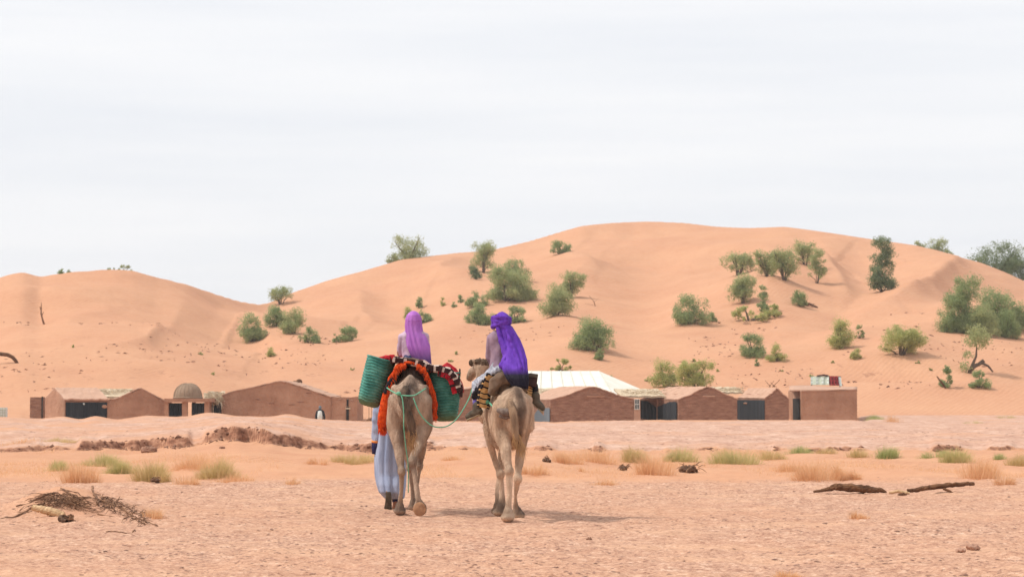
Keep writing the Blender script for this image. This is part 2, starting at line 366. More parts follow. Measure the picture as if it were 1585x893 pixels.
# cheap vectorised value noise
_P = rng.random((256, 256))
def vn(x, y):
    xi = np.floor(x).astype(int); yi = np.floor(y).astype(int); fx = x - xi; fy = y - yi
    fx = fx * fx * (3 - 2 * fx); fy = fy * fy * (3 - 2 * fy); g = lambda a, b: _P[a & 255, b & 255]
    return (g(xi, yi) * (1 - fx) + g(xi + 1, yi) * fx) * (1 - fy) + (g(xi, yi + 1) * (1 - fx) + g(xi + 1, yi + 1) * fx) * fy
def fbm(x, y, o=4):
    r = 0; a = .5
    for i in range(o): r = r + a * (vn(x * 2 ** i + 17 * i, y * 2 ** i + 31 * i) - .5); a *= .5
    return r * 2
cosT, sinT = math.cos(TH), math.sin(TH)
def zpy(py, Y):
    v = CY - py; return CAMH + (F * sinT + v * cosT) / (F * cosT - v * sinT) * Y
def pypx(x, Y, z):
    t = (z - CAMH) / Y; v = F * (t * cosT - sinT) / (cosT + t * sinT)
    dy = F * cosT - v * sinT
    return CX + x / Y * dy, CY - v
def sst(a, b, x): t = np.clip((x - a) / (b - a), 0, 1); return t * t * (3 - 2 * t)
RIDGES = [  # polyline (px, py), height m, soft width towards the sun (left/up), width on the lee side
    ([(-100, 500), (0, 470), (60, 464), (110, 467), (175, 458), (240, 470)], .9, 40, 14),
    ([(290, 470), (268, 500), (248, 522), (228, 545), (150, 556), (40, 562), (-100, 570)], 1.1, 44, 14),
    ([(60, 488), (105, 492), (150, 484), (200, 474)], .7, 24, 9),
    ([(430, 480), (475, 468), (536, 459), (600, 452)], .7, 26, 8),
    ([(572, 440), (558, 458), (562, 480), (585, 492), (640, 498)], .7, 34, 14),
    ([(748, 388), (705, 402), (682, 420), (682, 434), (720, 440), (750, 440)], 1.3, 34, 16),
    ([(846, 368), (885, 362), (935, 353), (980, 350)], 1.0, 30, 12),
    ([(820, 420), (850, 402), (880, 396), (915, 412), (930, 424)], .8, 34, 16),
    ([(1494, 402), (1478, 432), (1440, 462), (1385, 486), (1300, 512)], 3.2, 60, 22),
    ([(1240, 408), (1275, 425), (1300, 452), (1320, 480)], 2.0, 44, 20),
    ([(1000, 420), (1100, 398), (1180, 396), (1240, 412)], .8, 40, 14),
    ([(0, 596), (120, 588), (250, 578), (330, 584), (420, 570)], .5, 26, 10),
    ([(560, 560), (680, 540), (800, 556), (900, 575), (1010, 566)], .6, 30, 12),
    ([(560, 520), (640, 512), (700, 520), (760, 528)], .6, 30, 10),
    ([(1280, 574), (1400, 556), (1500, 585), (1600, 572)], .6, 30, 12),
    ([(340, 482), (380, 500), (420, 540), (500, 556)], 1.0, 30, 12),
]
MOUNDS = [(915, 545, 60, 16, 1.1), (1160, 480, 80, 24, 2.6), (1220, 430, 60, 26, 2.2), (1640, 520, 80, 40, 3.0), (1340, 420, 60, 30, -1.4), (1000, 450, 70, 60, -1.5), (840, 560, 90, 30, 1.2), (620, 470, 60, 40, -1.2), (1070, 505, 50, 14, 1.0), (1510, 515, 90, 28, 2.2), (780, 470, 70, 28, 1.4), (1395, 552, 50, 14, .9), (450, 520, 60, 24, 1.2), (861, 488, 40, 16, .9), (1300, 540, 45, 14, .8)]
def height(x, Y):
    x = np.asarray(x, float); Y = np.asarray(Y, float); Ys = np.maximum(Y, 14.0)
    px = CX + x / Ys * F * cosT * 1.0
    z = np.zeros_like(x)
    # stony plain
    near = .05 * fbm(x * .35, Y * .35, 3) + .046 * fbm(x * 2.6, Y * 2.6, 4) + .022 * np.maximum(0, fbm(x * 9.1, Y * 6.1, 2))
    # wandering bank: shift the station coordinate
    wob = 2.6 * fbm(px / 70., px * 0 + 3.3, 3) + .4 * fbm(px / 26., px * 0 + 9.1, 3)
    Yw = Y - np.where((Y > 50) & (Y < 75), wob * np.clip(1 - np.abs(Y - 61) / 11., 0, 1), 0)
    zs = np.stack([zpy(c(px), y) for c, y in zip(STC, STY)])
    brk = sst(.02, .3, fbm(px / 44. + 8, px * 0 + 1.7, 3) + .16 * sst(540, 600, px) - .5 * sst(300, 345, px) * (1 - sst(525, 560, px)))
    zs[2] = zs[2] - .07 * sst(300, 350, px) * (1 - sst(420, 460, px)); zs[2] = zs[2] * (1 - brk * .8) + (zs[1] + .015) * brk * .8
    prev_y, prev_z = 43.0, near
    out = near.copy()
    for i, y in enumerate(STY):
        t = np.clip((Yw - prev_y) / (y - prev_y), 0, 1); t = t * t * (3 - 2 * t) if i != 1 else t
        m = (Yw > prev_y)
        out = np.where(m, prev_z * (1 - t) + zs[i] * t, out); prev_y, prev_z = y, zs[i]
    # low dunes and hummocks in the sandy strip, crumbling crust behind
    sandy = sst(43, 47, Y) * (1 - sst(57, 60, Yw)); crust = sst(60.2, 60.6, Yw) * (1 - sst(128, 134, Y))
    out = out + sandy * (.34 * np.maximum(0, fbm(x * .22 + 5, Y * .16, 3)) + .05 * fbm(x * .9, Y * .5, 3))
    out = out + crust * (.10 * fbm(x * .5, Y * .3, 3) + .06 * fbm(x * 2.2, Y * .9, 3))
    out = out + sst(58.5, 60, Yw) * (1 - sst(60.6, 61.4, Yw)) * .09 * fbm(x * 2.6, Y * 2.6, 4)
    # brush mound in the left foreground
    out = out + .33 * np.exp(-((px - 105) / 90.) ** 2 - ((Y - 30.9) / 1.3) ** 2)
    # camp ground behind the crest
    hid = sst(30, 50, px) * (1 - sst(1322, 1350, px))
    zb = -.25 * hid + (1 - hid) * zpy(648., 146.) + 0 * px
    t = sst(133, 141, Y); out = np.where(Y > 132, out * (1 - t) + zb * t, out)
    # dunes
    yc = YC(px); pc = CREST(px); y0 = 157.0
    q = np.clip((Y - y0) / (yc - y0), 0, 1)
    py0 = 641 - (641 - pc) * (q ** .86)
    base = zpy(py0, np.minimum(np.maximum(Y, y0), yc))
    bump = np.zeros_like(x)
    on = (Y > y0)
    if on.any():
        bx, by = px[on], py0[on]; bb = np.zeros_like(bx)
        for pts, A, wl, wr in RIDGES:
            P = np.array(pts, float); best = np.full_like(bx, 1e9); sg = np.zeros_like(bx); tt = np.zeros_like(bx)
            for k in range(len(P) - 1):
                a, d = P[k], P[k + 1] - P[k]; L2 = d @ d
                u = np.clip(((bx - a[0]) * d[0] + (by - a[1]) * 1.0 * d[1]) / L2, 0, 1)
                dx = bx - a[0] - u * d[0]; dy = (by - a[1] - u * d[1]) * 1.5; D = np.hypot(dx, dy); m = D < best
                best = np.where(m, D, best); sg = np.where(m, (dx + dy * .7), sg); tt = np.where(m, (k + u) / (len(P) - 1), tt)
            w = np.where(sg > 0, wr * 1.35, wl); fade = np.sin(np.clip(tt, .0, 1) * math.pi) ** .9
            bb += A * .85 * fade * np.exp(-np.sqrt(best ** 2 + 4) / w)
        for mx_, my_, wx, wy, A in MOUNDS: bb += A * np.exp(-((bx - mx_) / wx) ** 2 - ((by - my_) / wy) ** 2)
        X, YY = x[on], Y[on]
        bb += 2.1 * fbm(X / 28 + 4, YY / 20, 2) + .65 * fbm(X / 9, YY / 7, 3) + .07 * fbm(X / 1.6, YY / 1.3, 2)
        env = np.sin(np.clip(q[on], 0, 1) * math.pi) ** .6
        env = np.maximum(env, .0)
        bump[on] = bb * np.where(q[on] < .5, sst(0, .12, q[on]), np.clip((1 - q[on]) / .06, 0, 1) ** .8)
    crestz = zpy(pc, yc)
    back = crestz - np.maximum(Y - yc, 0) * .28 - .004 * np.maximum(Y - yc, 0) ** 1.5
    dz = np.where(Y <= yc, base + bump, np.maximum(back, -2))
    # round the crest off a little
    t = sst(150, 161, Y)
    return np.where(Y > 150, out * (1 - t) + dz * t, out)
def hz(x, Y): return float(height(np.array([x]), np.array([Y]))[0])
def on_ground(px, py, lo=18., hi=340.):
    """nearest point of the terrain seen at a pixel"""
    Ys = np.concatenate([np.arange(lo, 140, .05), np.arange(140, hi, .15)]); Ys = Ys[(Ys >= lo) & (Ys <= hi)]
    v = CY - py; dy = F * cosT - v * sinT; xs = (px - CX) / dy * Ys; zr = CAMH + (F * sinT + v * cosT) / dy * Ys
    g = height(xs, Ys); i = np.argmax(g >= zr)
    if not (g >= zr).any(): i = int(np.argmin(zr - g))
    return Vector((xs[i], Ys[i], g[i]))

def sheet(name, ys, us, m):
    half = 792.5 / F
    U, Yg = np.meshgrid(us, ys); Xg = U * half * np.maximum(Yg, 16)
    Z = height(Xg.ravel(), Yg.ravel()).reshape(Xg.shape)
    V = np.stack([Xg, Yg, Z], -1).reshape(-1, 3); nr, nc = Xg.shape
    idx = np.arange(nr * nc).reshape(nr, nc)
    Fc = np.stack([idx[:-1, :-1], idx[:-1, 1:], idx[1:, 1:], idx[1:, :-1]], -1).reshape(-1, 4)
    me = np_mesh(name, V, Fc, [m], True); x, Y = V[:, 0], V[:, 1]
    px = CX + x / np.maximum(Y, 14) * F; 
    def att(n, a): me.attributes.new(n, 'FLOAT', 'POINT').data.foreach_set('value', a.astype(np.float32))
    n1 = fbm(x * .4, Y * .3, 4)
    wob = 2.6 * fbm(px / 70., px * 0 + 3.3, 3) + .4 * fbm(px / 26., px * 0 + 9.1, 3)
    Yw = Y - np.where((Y > 50) & (Y < 75), wob * np.clip(1 - np.abs(Y - 61) / 11., 0, 1), 0)
    if 'dune' not in name:
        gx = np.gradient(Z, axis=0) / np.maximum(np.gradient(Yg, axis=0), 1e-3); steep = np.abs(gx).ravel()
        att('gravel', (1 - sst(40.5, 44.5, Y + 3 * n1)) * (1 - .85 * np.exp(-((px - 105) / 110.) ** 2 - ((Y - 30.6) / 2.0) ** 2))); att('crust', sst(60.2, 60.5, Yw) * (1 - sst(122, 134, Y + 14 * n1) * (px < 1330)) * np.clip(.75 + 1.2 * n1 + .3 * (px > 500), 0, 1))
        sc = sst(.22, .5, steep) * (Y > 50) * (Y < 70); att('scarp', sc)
        att('ripple', sst(46, 50, Y) * (1 - sst(59, 60, Yw)) * .8)
    else:
        q = (Y - 157) / (YC(px) - 157)
        att('litter', (1 - sst(.25, .5, q)) * np.clip(.6 + 2.5 * fbm(x / 22, Y / 18, 3), 0, 1))
    o = link(bpy.data.objects.new(name, me)); return tag(o, kind='structure')
inner = np.linspace(-1.22, 1.22, 620)
outer = np.array([1.3, 1.45, 1.7, 2, 2.5, 3.2, 4.2, 5.6, 7.5])
us = np.concatenate([-outer[::-1], inner, outer])
ys = np.concatenate([np.array([-120, -80, -50, -30, -15, 0, 8, 13, 16]), np.arange(17, 26, .09), np.arange(26, 44, .13), np.arange(44, 55, .12), np.arange(55, 67, .07), np.arange(67, 100, .4), np.arange(100, 157.1, 1.)])
sheet('ground', ys, us, M['ground'])
inner2 = np.linspace(-1.3, 1.3, 520); us2 = np.concatenate([-outer[::-1][:-0 or None][outer[::-1] > 1.35], inner2, outer[outer > 1.35]])
ys2 = np.concatenate([np.arange(156.9, 345, .62), np.arange(346, 420, 4), np.array([440, 480, 540, 640, 800])])
sheet('sand_dunes', ys2, us2, M['dune'])
b = MB(); b.add([(-1300, -1300, -3.2), (1300, -1300, -3.2), (1300, 1400, -3.2), (-1300, 1400, -3.2)], [(0, 1, 2, 3)])
tag(b.build('desert_plain', M['dune']), kind='structure')

# ------------------------------------------------------------------ thin dusty air
hm = bpy.data.materials.new('haze'); hm.use_nodes = True; hm.node_tree.nodes.clear()
hv = hm.node_tree.nodes.new('ShaderNodeVolumePrincipled'); ho = hm.node_tree.nodes.new('ShaderNodeOutputMaterial')
hv.inputs['Color'].default_value = (.94, .95, .97, 1); hv.inputs['Density'].default_value = .00028; hm.node_tree.links.new(hv.outputs[0], ho.inputs['Volume'])
b = MB(); b.box((0, 60, 18.5), (2760, 2860, 46)); hzo = b.build('haze', hm); tag(hzo, kind='stuff')
# ------------------------------------------------------------------ stone chips
def chips(name, n, xr, s0, s1, seed, m, flat=.32, uni=False):
    r = np.random.default_rng(seed)
    ta, tb = xr
    if uni: Y = r.uniform(ta, tb, n)
    else: Y = 1 / r.uniform(1 / tb, 1 / ta, n)          # even on the picture's rows
    x = r.uniform(-1.15, 1.15, n) * Y * 792.5 / F
    keep = fbm(x * .5, Y * .35, 3) + r.uniform(-.35, .35, n) > -.12; x, Y = x[keep], Y[keep]; n = len(x)
    z = height(x, Y); s = s0 + (s1 - s0) * r.random(n) ** 3.5
    oc = np.array([[1, 0, 0], [.3, .9, 0], [-.8, .5, 0], [-.7, -.6, 0], [.4, -.9, 0], [.25, .2, .8]])
    fc = np.array([[0, 1, 5], [1, 2, 5], [2, 3, 5], [3, 4, 5], [4, 0, 5]])
    a = r.uniform(0, 6.28, n); ca, sa = np.cos(a), np.sin(a)
    P = oc[None] * (1 + r.uniform(-.35, .35, (n, 6, 3))); P = P * s[:, None, None] * np.array([1, 1, flat])
    V = np.stack([P[..., 0] * ca[:, None] - P[..., 1] * sa[:, None], P[..., 0] * sa[:, None] + P[..., 1] * ca[:, None], P[..., 2] - .003], -1) + np.stack([x, Y, z], -1)[:, None]
    Fc = fc[None] + (np.arange(n) * 6)[:, None, None]
    me = np_mesh(name, V.reshape(-1, 3), Fc.reshape(-1, 3), [m])
    return tag(link(bpy.data.objects.new(name, me)), kind='stuff')
tag(chips('stone_chips', 90000, (18.5, 43.5), .005, .034, 3, M['clod']), 'small brown stone chips strewn over the flat foreground', 'stone chips')
tag(chips('crust_clods', 7000, (61, 100), .014, .07, 5, M['clod']), 'small brown clods lying on the pale crusted bank', 'clods')

r = np.random.default_rng(31); n = 2400; bx = r.uniform(-14, 14, n); bpx = CX + bx / 60.5 * F
bw = 2.6 * fbm(bpx / 70., bpx * 0 + 3.3, 3) + .4 * fbm(bpx / 26., bpx * 0 + 9.1, 3)
bY_ = 60.15 + bw + r.normal(size=n) * .28 - np.abs(r.normal(size=n)) * .3; bx = (bpx - CX) / F * bY_
e = .3; st_ = (height(bx, bY_ + .3) - height(bx, bY_ - .3)); kp = st_ > .05 + .1 * r.random(n); bx, bY_, st_ = bx[kp], bY_[kp], st_[kp]; n = len(bx)
oc = np.array([[1, 0, 0], [.3, .9, 0], [-.8, .5, 0], [-.7, -.6, 0], [.4, -.9, 0], [.1, .1, 1], [0, 0, -.6]]); fc = np.array([[0, 1, 5], [1, 2, 5], [2, 3, 5], [3, 4, 5], [4, 0, 5], [1, 0, 6], [2, 1, 6], [3, 2, 6], [4, 3, 6], [0, 4, 6]])
P = oc[None] * (1 + r.uniform(-.4, .4, (n, 7, 3))) * (.012 + .06 * r.random(n) ** 2.5)[:, None, None] * np.array([1.2, 1, .8]); V = (P + np.stack([bx, bY_, height(bx, bY_)], -1)[:, None]).reshape(-1, 3)
o = link(bpy.data.objects.new('bank_clods', np_mesh('bank_clods', V, (fc[None] + (np.arange(n) * 7)[:, None, None]).reshape(-1, 3), [M['bankclod']]))); tag(o, 'crumbled dark clods along the broken edge of the bank', 'clods', kind='stuff')

# ------------------------------------------------------------------ camels
def ears(mb, c, fwd, side, up, s=1.): pass
def camel(name, label, px, Y0, head, legs, neck, headpts, fur, tailpts, tailr, tip, disp=.022, drop=0., hump=1.76, seed=1, wide=.96):
    x0 = at(px, 700, Y0).x; root = empty(name, (x0, Y0, 0), label, 'camel', 'camels walking away in file')
    h = R(head); rot = Matrix.Rotation(h, 3, 'Z'); O = Vector((x0, Y0, 0))
    L = lambda x, y, z: O + rot @ Vector((x * wide, y, z - drop))
    b = MB()
    b.cap([L(0, -.70, 1.44), L(0, -.6, 1.42), L(0, -.42, 1.40), L(0, -.1, 1.36), L(0, .25, 1.34), L(0, .55, 1.38), L(0, .75, 1.42)],
          [(a_ * wide, b_) for a_, b_ in ((.12, .16), (.19, .26), (.24, .33), (.295, .385), (.31, .40), (.25, .36), (.16, .25))], 18, up=(0, 0, 1))
    b.ball(L(0, -.50, 1.52), (.13, .26, .22)); b.ball(L(0, -.40, 1.62), (.07, .3, .14), n=12)
    b.ball(L(0, .12, hump), (.17, .34, .28)); b.ball(L(0, .6, 1.6), (.13, .25, .2))
    b.ball(L(.12, -.50, 1.47), (.105 * wide, .18, .19)); b.ball(L(-.12, -.50, 1.47), (.105 * wide, .18, .19))
    b.ball(L(0, .62, 1.12), (.12, .14, .12))
    for q_ in (-1, 1): b.ball(L(q_ * .205, -.36, 1.58), (.045, .08, .06), n=10); b.cap([L(q_ * .205, -.36, 1.58), L(q_ * .06, -.66, 1.58)], [.05, .05], 8); b.cap([L(q_ * .19, -.45, 1.5), L(q_ * .20, -.45, 1.25)], [.05, .07], 10)
    for lg in legs:
        P = [O + Vector(p[:3]) for p in lg['p']]; b.cap(P, [(p[3] * .72, p[3] * .92) if p[3] > .07 else p[3] * .80 for p in lg['p']], 12, up=(1, .01, 0) if False else None)
        f = lg['foot']; b.ball(O + Vector(f[:3]), f[3:6], rot=Matrix.Rotation(R(f[6]) if len(f) > 6 else 0, 3, 'X'), n=12)
        q1 = P[-1].lerp(O + Vector(f[:3]), .45); b.ball(q1, (f[3] * .66, f[4] * .7, .075), n=10)
        k = lg.get('hock', 3); kk = lg['p'][k]; b.ball(P[k], (kk[3] * 1.12, kk[3] * 1.35, kk[3] * 1.3), n=10)
    b.cap([O + Vector(p[:3]) for p in neck], [p[3] for p in neck], 14)
    for p in headpts: b.cap([O + Vector(q[:3]) for q in p], [q[3] for q in p], 12)
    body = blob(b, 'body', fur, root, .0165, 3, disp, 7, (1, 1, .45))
    me = body.data; nv = len(me.vertices); co = np.zeros(nv * 3, dtype=np.float32); me.vertices.foreach_get('co', co); co = co.reshape(-1, 3)
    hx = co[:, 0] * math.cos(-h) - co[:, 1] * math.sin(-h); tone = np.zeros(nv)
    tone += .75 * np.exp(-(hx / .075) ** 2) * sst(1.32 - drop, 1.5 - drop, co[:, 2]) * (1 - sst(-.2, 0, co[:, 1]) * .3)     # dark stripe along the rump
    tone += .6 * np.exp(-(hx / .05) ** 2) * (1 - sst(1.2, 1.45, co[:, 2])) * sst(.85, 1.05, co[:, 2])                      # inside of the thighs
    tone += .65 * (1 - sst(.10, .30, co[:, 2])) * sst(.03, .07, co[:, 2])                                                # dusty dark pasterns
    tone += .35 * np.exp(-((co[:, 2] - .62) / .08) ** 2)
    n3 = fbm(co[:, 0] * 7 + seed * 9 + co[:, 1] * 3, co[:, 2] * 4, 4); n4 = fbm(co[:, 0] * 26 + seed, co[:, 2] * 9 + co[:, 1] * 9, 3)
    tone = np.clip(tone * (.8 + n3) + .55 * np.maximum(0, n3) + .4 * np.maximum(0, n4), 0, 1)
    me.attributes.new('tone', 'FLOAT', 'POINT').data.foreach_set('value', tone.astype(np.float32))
    # short coat of hair strokes that roughens the outline
    nr = np.zeros(nv * 3, dtype=np.float32); me.vertices.foreach_get('normal', nr); nr = nr.reshape(-1, 3); rr = np.random.default_rng(seed)
    wt = sst(.35, 1.0, co[:, 2]) + .12; idx = rr.choice(nv, 15000, p=wt / wt.sum()); c = co[idx] + rr.normal(size=(15000, 3)) * .006; nn_ = nr[idx]
    ln = rr.uniform(.012, .038, (15000, 1)) * (.6 + .9 * sst(1.3, 1.8, c[:, 2:3])) * (1 - .62 * sst(.95, 1.1, c[:, 1:2])); d = nn_ * .55 + np.array([0, -.1, -.75]) + rr.normal(size=(15000, 3)) * .25
    sdv = np.cross(d, nn_); sdv /= np.linalg.norm(sdv, axis=1)[:, None] + 1e-6
    Vv = np.stack([c - sdv * .0035, c + sdv * .0035, c + d * ln], 1).reshape(-1, 3); mh = np_mesh('coat', Vv, np.arange(45000).reshape(-1, 3), [fur])
    mh.attributes.new('tone', 'FLOAT', 'POINT').data.foreach_set('value', np.repeat(np.clip(tone[idx] + rr.normal(size=15000) * .2, 0, 1), 3).astype(np.float32))
    tag(link(bpy.data.objects.new('coat', mh), root), kind='stuff')
    t = MB(); T = [O + Vector(p) for p in tailpts]; t.tube(T, tailr, 10, jit=.12)
    tail = t.build('tail', M['dark_hair'] if tip else mat('grey brown tail hair', lin((122, 98, 78)), lin((168, 138, 110)), 16, .95, .8, 60, stretch=(1, 1, .3)), root, True)
    tf = MB(); r_ = random.Random(4)
    e = T[-1]; s = T[-3]
    for i in range(170):
        u = r_.random(); p = s.lerp(e, u) + Vector((r_.uniform(-.035, .035), r_.uniform(-.03, .03), 0)); q = p + Vector((r_.uniform(-.04, .06), r_.uniform(-.03, .03), -r_.uniform(.08, .2)))
        tf.tube([p, (p + q) / 2 + Vector((r_.uniform(-.02, .02), 0, 0)), q], [.0038, .003, .001], 3)
    tf.build('tail_tuft', M['tan_hair'] if tip else M['tan_hair'], root)
    return root, O, L, body
legs1 = [
    dict(p=[(-.15, -.5, 1.42, .175), (-.185, -.42, 1.08, .135), (-.145, -.50, .84, .076), (-.095, -.64, .55, .056), (-.105, -.57, .32, .038), (-.125, -.50, .13, .045)], foot=(-.135, -.45, .045, .085, .11, .05)),
    dict(p=[(.15, -.5, 1.42, .175), (.17, -.48, 1.10, .14), (.13, -.62, .88, .095), (.04, -.80, .66, .062), (.085, -.86, .42, .042), (.125, -.90, .20, .046)], foot=(.14, -.87, .095, .088, .05, .095)),
    dict(p=[(-.13, .5, 1.3, .13), (-.12, .45, .98, .085), (-.04, .5, .57, .058), (-.01, .53, .32, .038), (0.0, .55, .14, .042)], foot=(0.0, .6, .045, .08, .10, .05), hock=2),
    dict(p=[(.13, .6, 1.3, .13), (.12, .66, .98, .085), (.07, .76, .57, .058), (.05, .72, .32, .038), (.045, .70, .15, .042)], foot=(.045, .75, .045, .08, .10, .05), hock=2)]
neck1 = [(0, .75, 1.45, .17), (0, 1.0, 1.26, .135), (0, 1.25, 1.2, .11), (0, 1.48, 1.34, .09), (0, 1.6, 1.58, .08), (0, 1.68, 1.78, .08)]
head1 = [[(0, 1.64, 1.83, .085), (0, 1.82, 1.82, .075), (0, 1.98, 1.76, .055), (0, 2.06, 1.73, .05)], [(-.06, 1.62, 1.9, .02), (-.08, 1.6, 1.95, .012)], [(.06, 1.62, 1.9, .02), (.08, 1.6, 1.95, .012)]]
tail1 = [(-.04, -.74, 1.60), (-.08, -.82, 1.50), (-.06, -.88, 1.40), (-.01, -.91, 1.28), (.035, -.92, 1.14), (.05, -.91, 1.02), (.03, -.9, .92)]
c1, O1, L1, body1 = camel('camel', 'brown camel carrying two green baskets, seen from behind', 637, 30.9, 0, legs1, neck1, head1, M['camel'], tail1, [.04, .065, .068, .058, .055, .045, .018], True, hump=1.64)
s = MB(); s.ball(O1 + Vector((.14, -.945, .092)), (.082, .016, .088), n=16); s.build('foot_pad', M['sole'], c1, True)
legs2 = [
    dict(p=[(-.09, -.5, 1.34, .165), (-.10, -.45, 1.08, .13), (-.05, -.60, .85, .085), (-.005, -.72, .60, .054), (.0, -.74, .34, .042), (-.02, -.75, .14, .048)], foot=(-.025, -.74, .05, .095, .11, .052)),
    dict(p=[(.14, -.45, 1.34, .165), (.165, -.36, 1.08, .12), (.135, -.34, .82, .068), (.095, -.46, .50, .056), (.07, -.34, .30, .040), (.08, -.24, .12, .045)], foot=(.10, -.19, .045, .085, .11, .05)),
    dict(p=[(-.22, .45, 1.30, .13), (-.26, .45, 1.08, .10), (-.24, .47, .90, .07), (-.18, .5, .70, .054), (-.12, .5, .52, .058), (-.10, .5, .30, .042), (-.10, .5, .14, .050)], foot=(-.12, .5, .045, .09, .11, .05), hock=4),
    dict(p=[(-.03, .7, 1.3, .13), (-.06, .80, .95, .085), (-.11, .92, .62, .058), (-.16, .82, .34, .040), (-.16, .78, .15, .044)], foot=(-.17, .84, .045, .08, .10, .05), hock=2)]
hp = lambda px, py, Y, O: at(px, py, Y) - O
O2 = Vector((at(789, 700, 29.55).x, 29.55, 0))
hd = hp(744, 568, 30.75, O2)
neck2 = [(-.12, .72, 1.46, .17), (-.20, .92, 1.28, .13), (-.30, 1.08, 1.24, .11), (-.36, 1.2, 1.40, .09), (hd.x + .03, 1.24, 1.64, .085), (hd.x + .02, hd.y, hd.z - .05, .085)]
head2 = [[(hd.x + .03, hd.y, hd.z, .092), (hd.x - .04, hd.y + .1, hd.z, .085), (hd.x - .11, hd.y + .22, hd.z - .07, .066), (hd.x - .14, hd.y + .32, hd.z - .13, .055)], 
         [(hd.x - .07, hd.y + .02, hd.z + .05, .025), (hd.x - .10, hd.y, hd.z + .10, .018)], [(hd.x + .08, hd.y + .02, hd.z + .06, .022), (hd.x + .11, hd.y, hd.z + .10, .014)]]
tail2 = [(.005, -.66, 1.44), (.01, -.77, 1.40), (.03, -.82, 1.32), (.055, -.85, 1.22), (.06, -.85, 1.08), (.09, -.85, .98), (.14, -.85, .90)]
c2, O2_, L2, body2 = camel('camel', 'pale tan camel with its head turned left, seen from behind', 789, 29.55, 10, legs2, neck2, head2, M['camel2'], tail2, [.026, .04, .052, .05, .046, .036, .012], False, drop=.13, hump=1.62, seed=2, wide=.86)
s = MB()
s.ball(O2 + Vector((hd.x - .12, hd.y + .04, hd.z + .055)), (.035, .02, .045)); s.build('ear', M['dark_hair'], c2, True)
s = MB(); s.ball(O2 + Vector((hd.x + .04, hd.y - .02, hd.z + .05)), (.085, .07, .05)); s.ball(O2 + Vector((hd.x - .02, hd.y - .02, hd.z + .07)), (.06, .06, .04)); blob(s, 'poll_hair', M['dark_hair'], c2, .012, 2, .02, 40)
s = MB(); s.ball(O2 + Vector((hd.x - .108, hd.y + .09, hd.z + .015)), (.014, .014, .012)); s.build('eye', M['black'], c2, True)

# ------------------------------------------------------------------ baskets (real pannier shape, coil ridges as geometry)
def basket(name, top, bot, rt, rb, label):
    top, bot = Vector(top), Vector(bot); ax = (top - bot); H = ax.length; q = Vector((0, 0, 1)).rotation_difference(ax.normalized())
    root = empty(name, bot, label, 'basket', 'green baskets slung on the brown camel'); root.rotation_mode = 'QUATERNION'; root.rotation_quaternion = q
    mb = MB(); n = 40; prof = []
    prof += [(.25, .0), (.6, .004), (.82, .02), (.93, .055)]
    K = 15
    for i in range(K * 4):
        u = i / (K * 4); z = .055 + u * (H - .055); prof.append((.95 + (rt[0] / rb[0] - .95) * u ** .8 + .05 * math.sin(u * math.pi) + .036 * math.cos(2 * math.pi * (i % 4) / 4), z))
    prof.append((rt[0] / rb[0] + .03, H)); rows = []
    for f, z in prof:
        rows.append([(rb[0] * f * math.copysign(abs(math.cos(a)) ** .8, math.cos(a)), rb[1] * f * math.copysign(abs(math.sin(a)) ** .8, math.sin(a)), z + .006 * math.sin(5 * a + z * 9)) for a in [2 * math.pi * k / n for k in range(n + 1)]])
    mb.grid(rows); me = mb.mesh('shell', [M['basket']], True); o = bpy.data.objects.new('shell', me); link(o, root)
    md = o.modifiers.new('s', 'SOLIDIFY'); md.thickness = .012
    mb = MB(); ring = [(rt[0] * 1.04 * math.copysign(abs(math.cos(a)) ** .8, math.cos(a)), rt[1] * 1.04 * math.copysign(abs(math.sin(a)) ** .8, math.sin(a)), H) for a in [2 * math.pi * k / 36 for k in range(37)]]
    mb.tube(ring, .014, 8); me = mb.mesh('rim', [M['basket']], True); link(bpy.data.objects.new('rim', me), root)
    for sx in (-1, 1):
        mb = MB(); mb.tube([(rt[0] * 1.02, sx * .12, H - .03), (rt[0] * 1.04, sx * .09, H + .05), (rt[0] * 1.04, sx * .03, H + .05), (rt[0] * 1.02, 0, H - .03)], .009, 6)
        link(bpy.data.objects.new('handle', mb.mesh('handle', [M['black']], True)), root)
    return root
bY = 31.0
lt, lb = at(590, 557, bY), at(571, 628, bY)
basket('basket', at(590.5, 556, bY), at(570.5, 627, bY), (.172, .27), (.145, .23), 'green woven pannier basket tilted on the left flank of the brown camel')
basket('basket', at(688, 578, bY), at(690, 650, bY), (.192, .28), (.15, .23), 'green woven pannier basket on the right flank, rug draped over it')

# ------------------------------------------------------------------ cloths on the brown camel
def arch_cloth(name, pts, Ya, Yb, m, root, thick=.03, disp=.02, lip=0, nseg=8, matf=None, mats=None, flare=0):
    """cloth laid over the back: pts are (px,py) at distance Ya"""
    P = [at(px, py, Ya) for px, py in pts]
    dense = []
    for i in range(len(P) - 1):
        for k in range(nseg): dense.append(P[i].lerp(P[i + 1], k / nseg))
    dense.append(P[-1]); Q = [dense[0]] + [(dense[i - 1] + dense[i] * 2 + dense[i + 1]) / 4 for i in range(1, len(dense) - 1)] + [dense[-1]]
    rows = []; NR = 10
    for j in range(NR + 1):
        v = j / NR; row = []
        for i, p in enumerate(Q):
            w = Vector((noise.noise(p * 9 + Vector((0, v * 5, 0))), noise.noise(p * 7 + Vector((3, v * 6, 0))), noise.noise(p * 8 + Vector((7, v * 5, 0))))) * disp
            q = p + Vector((0, (Yb - Ya) * v, 0)) + w + Vector((0, 0, -lip * max(0, 1 - v * NR) if lip else 0)); row.append(q)
        rows.append(row)
    mb = MB(); mb.grid(rows, matf)
    return mb.build(name, mats or m, root, True, thick), Q
saddle = empty('pack_saddle', (O1.x, 30.9, 1.7), 'padded pack saddle with orange fringed wool cloth on the brown camel', 'saddle')
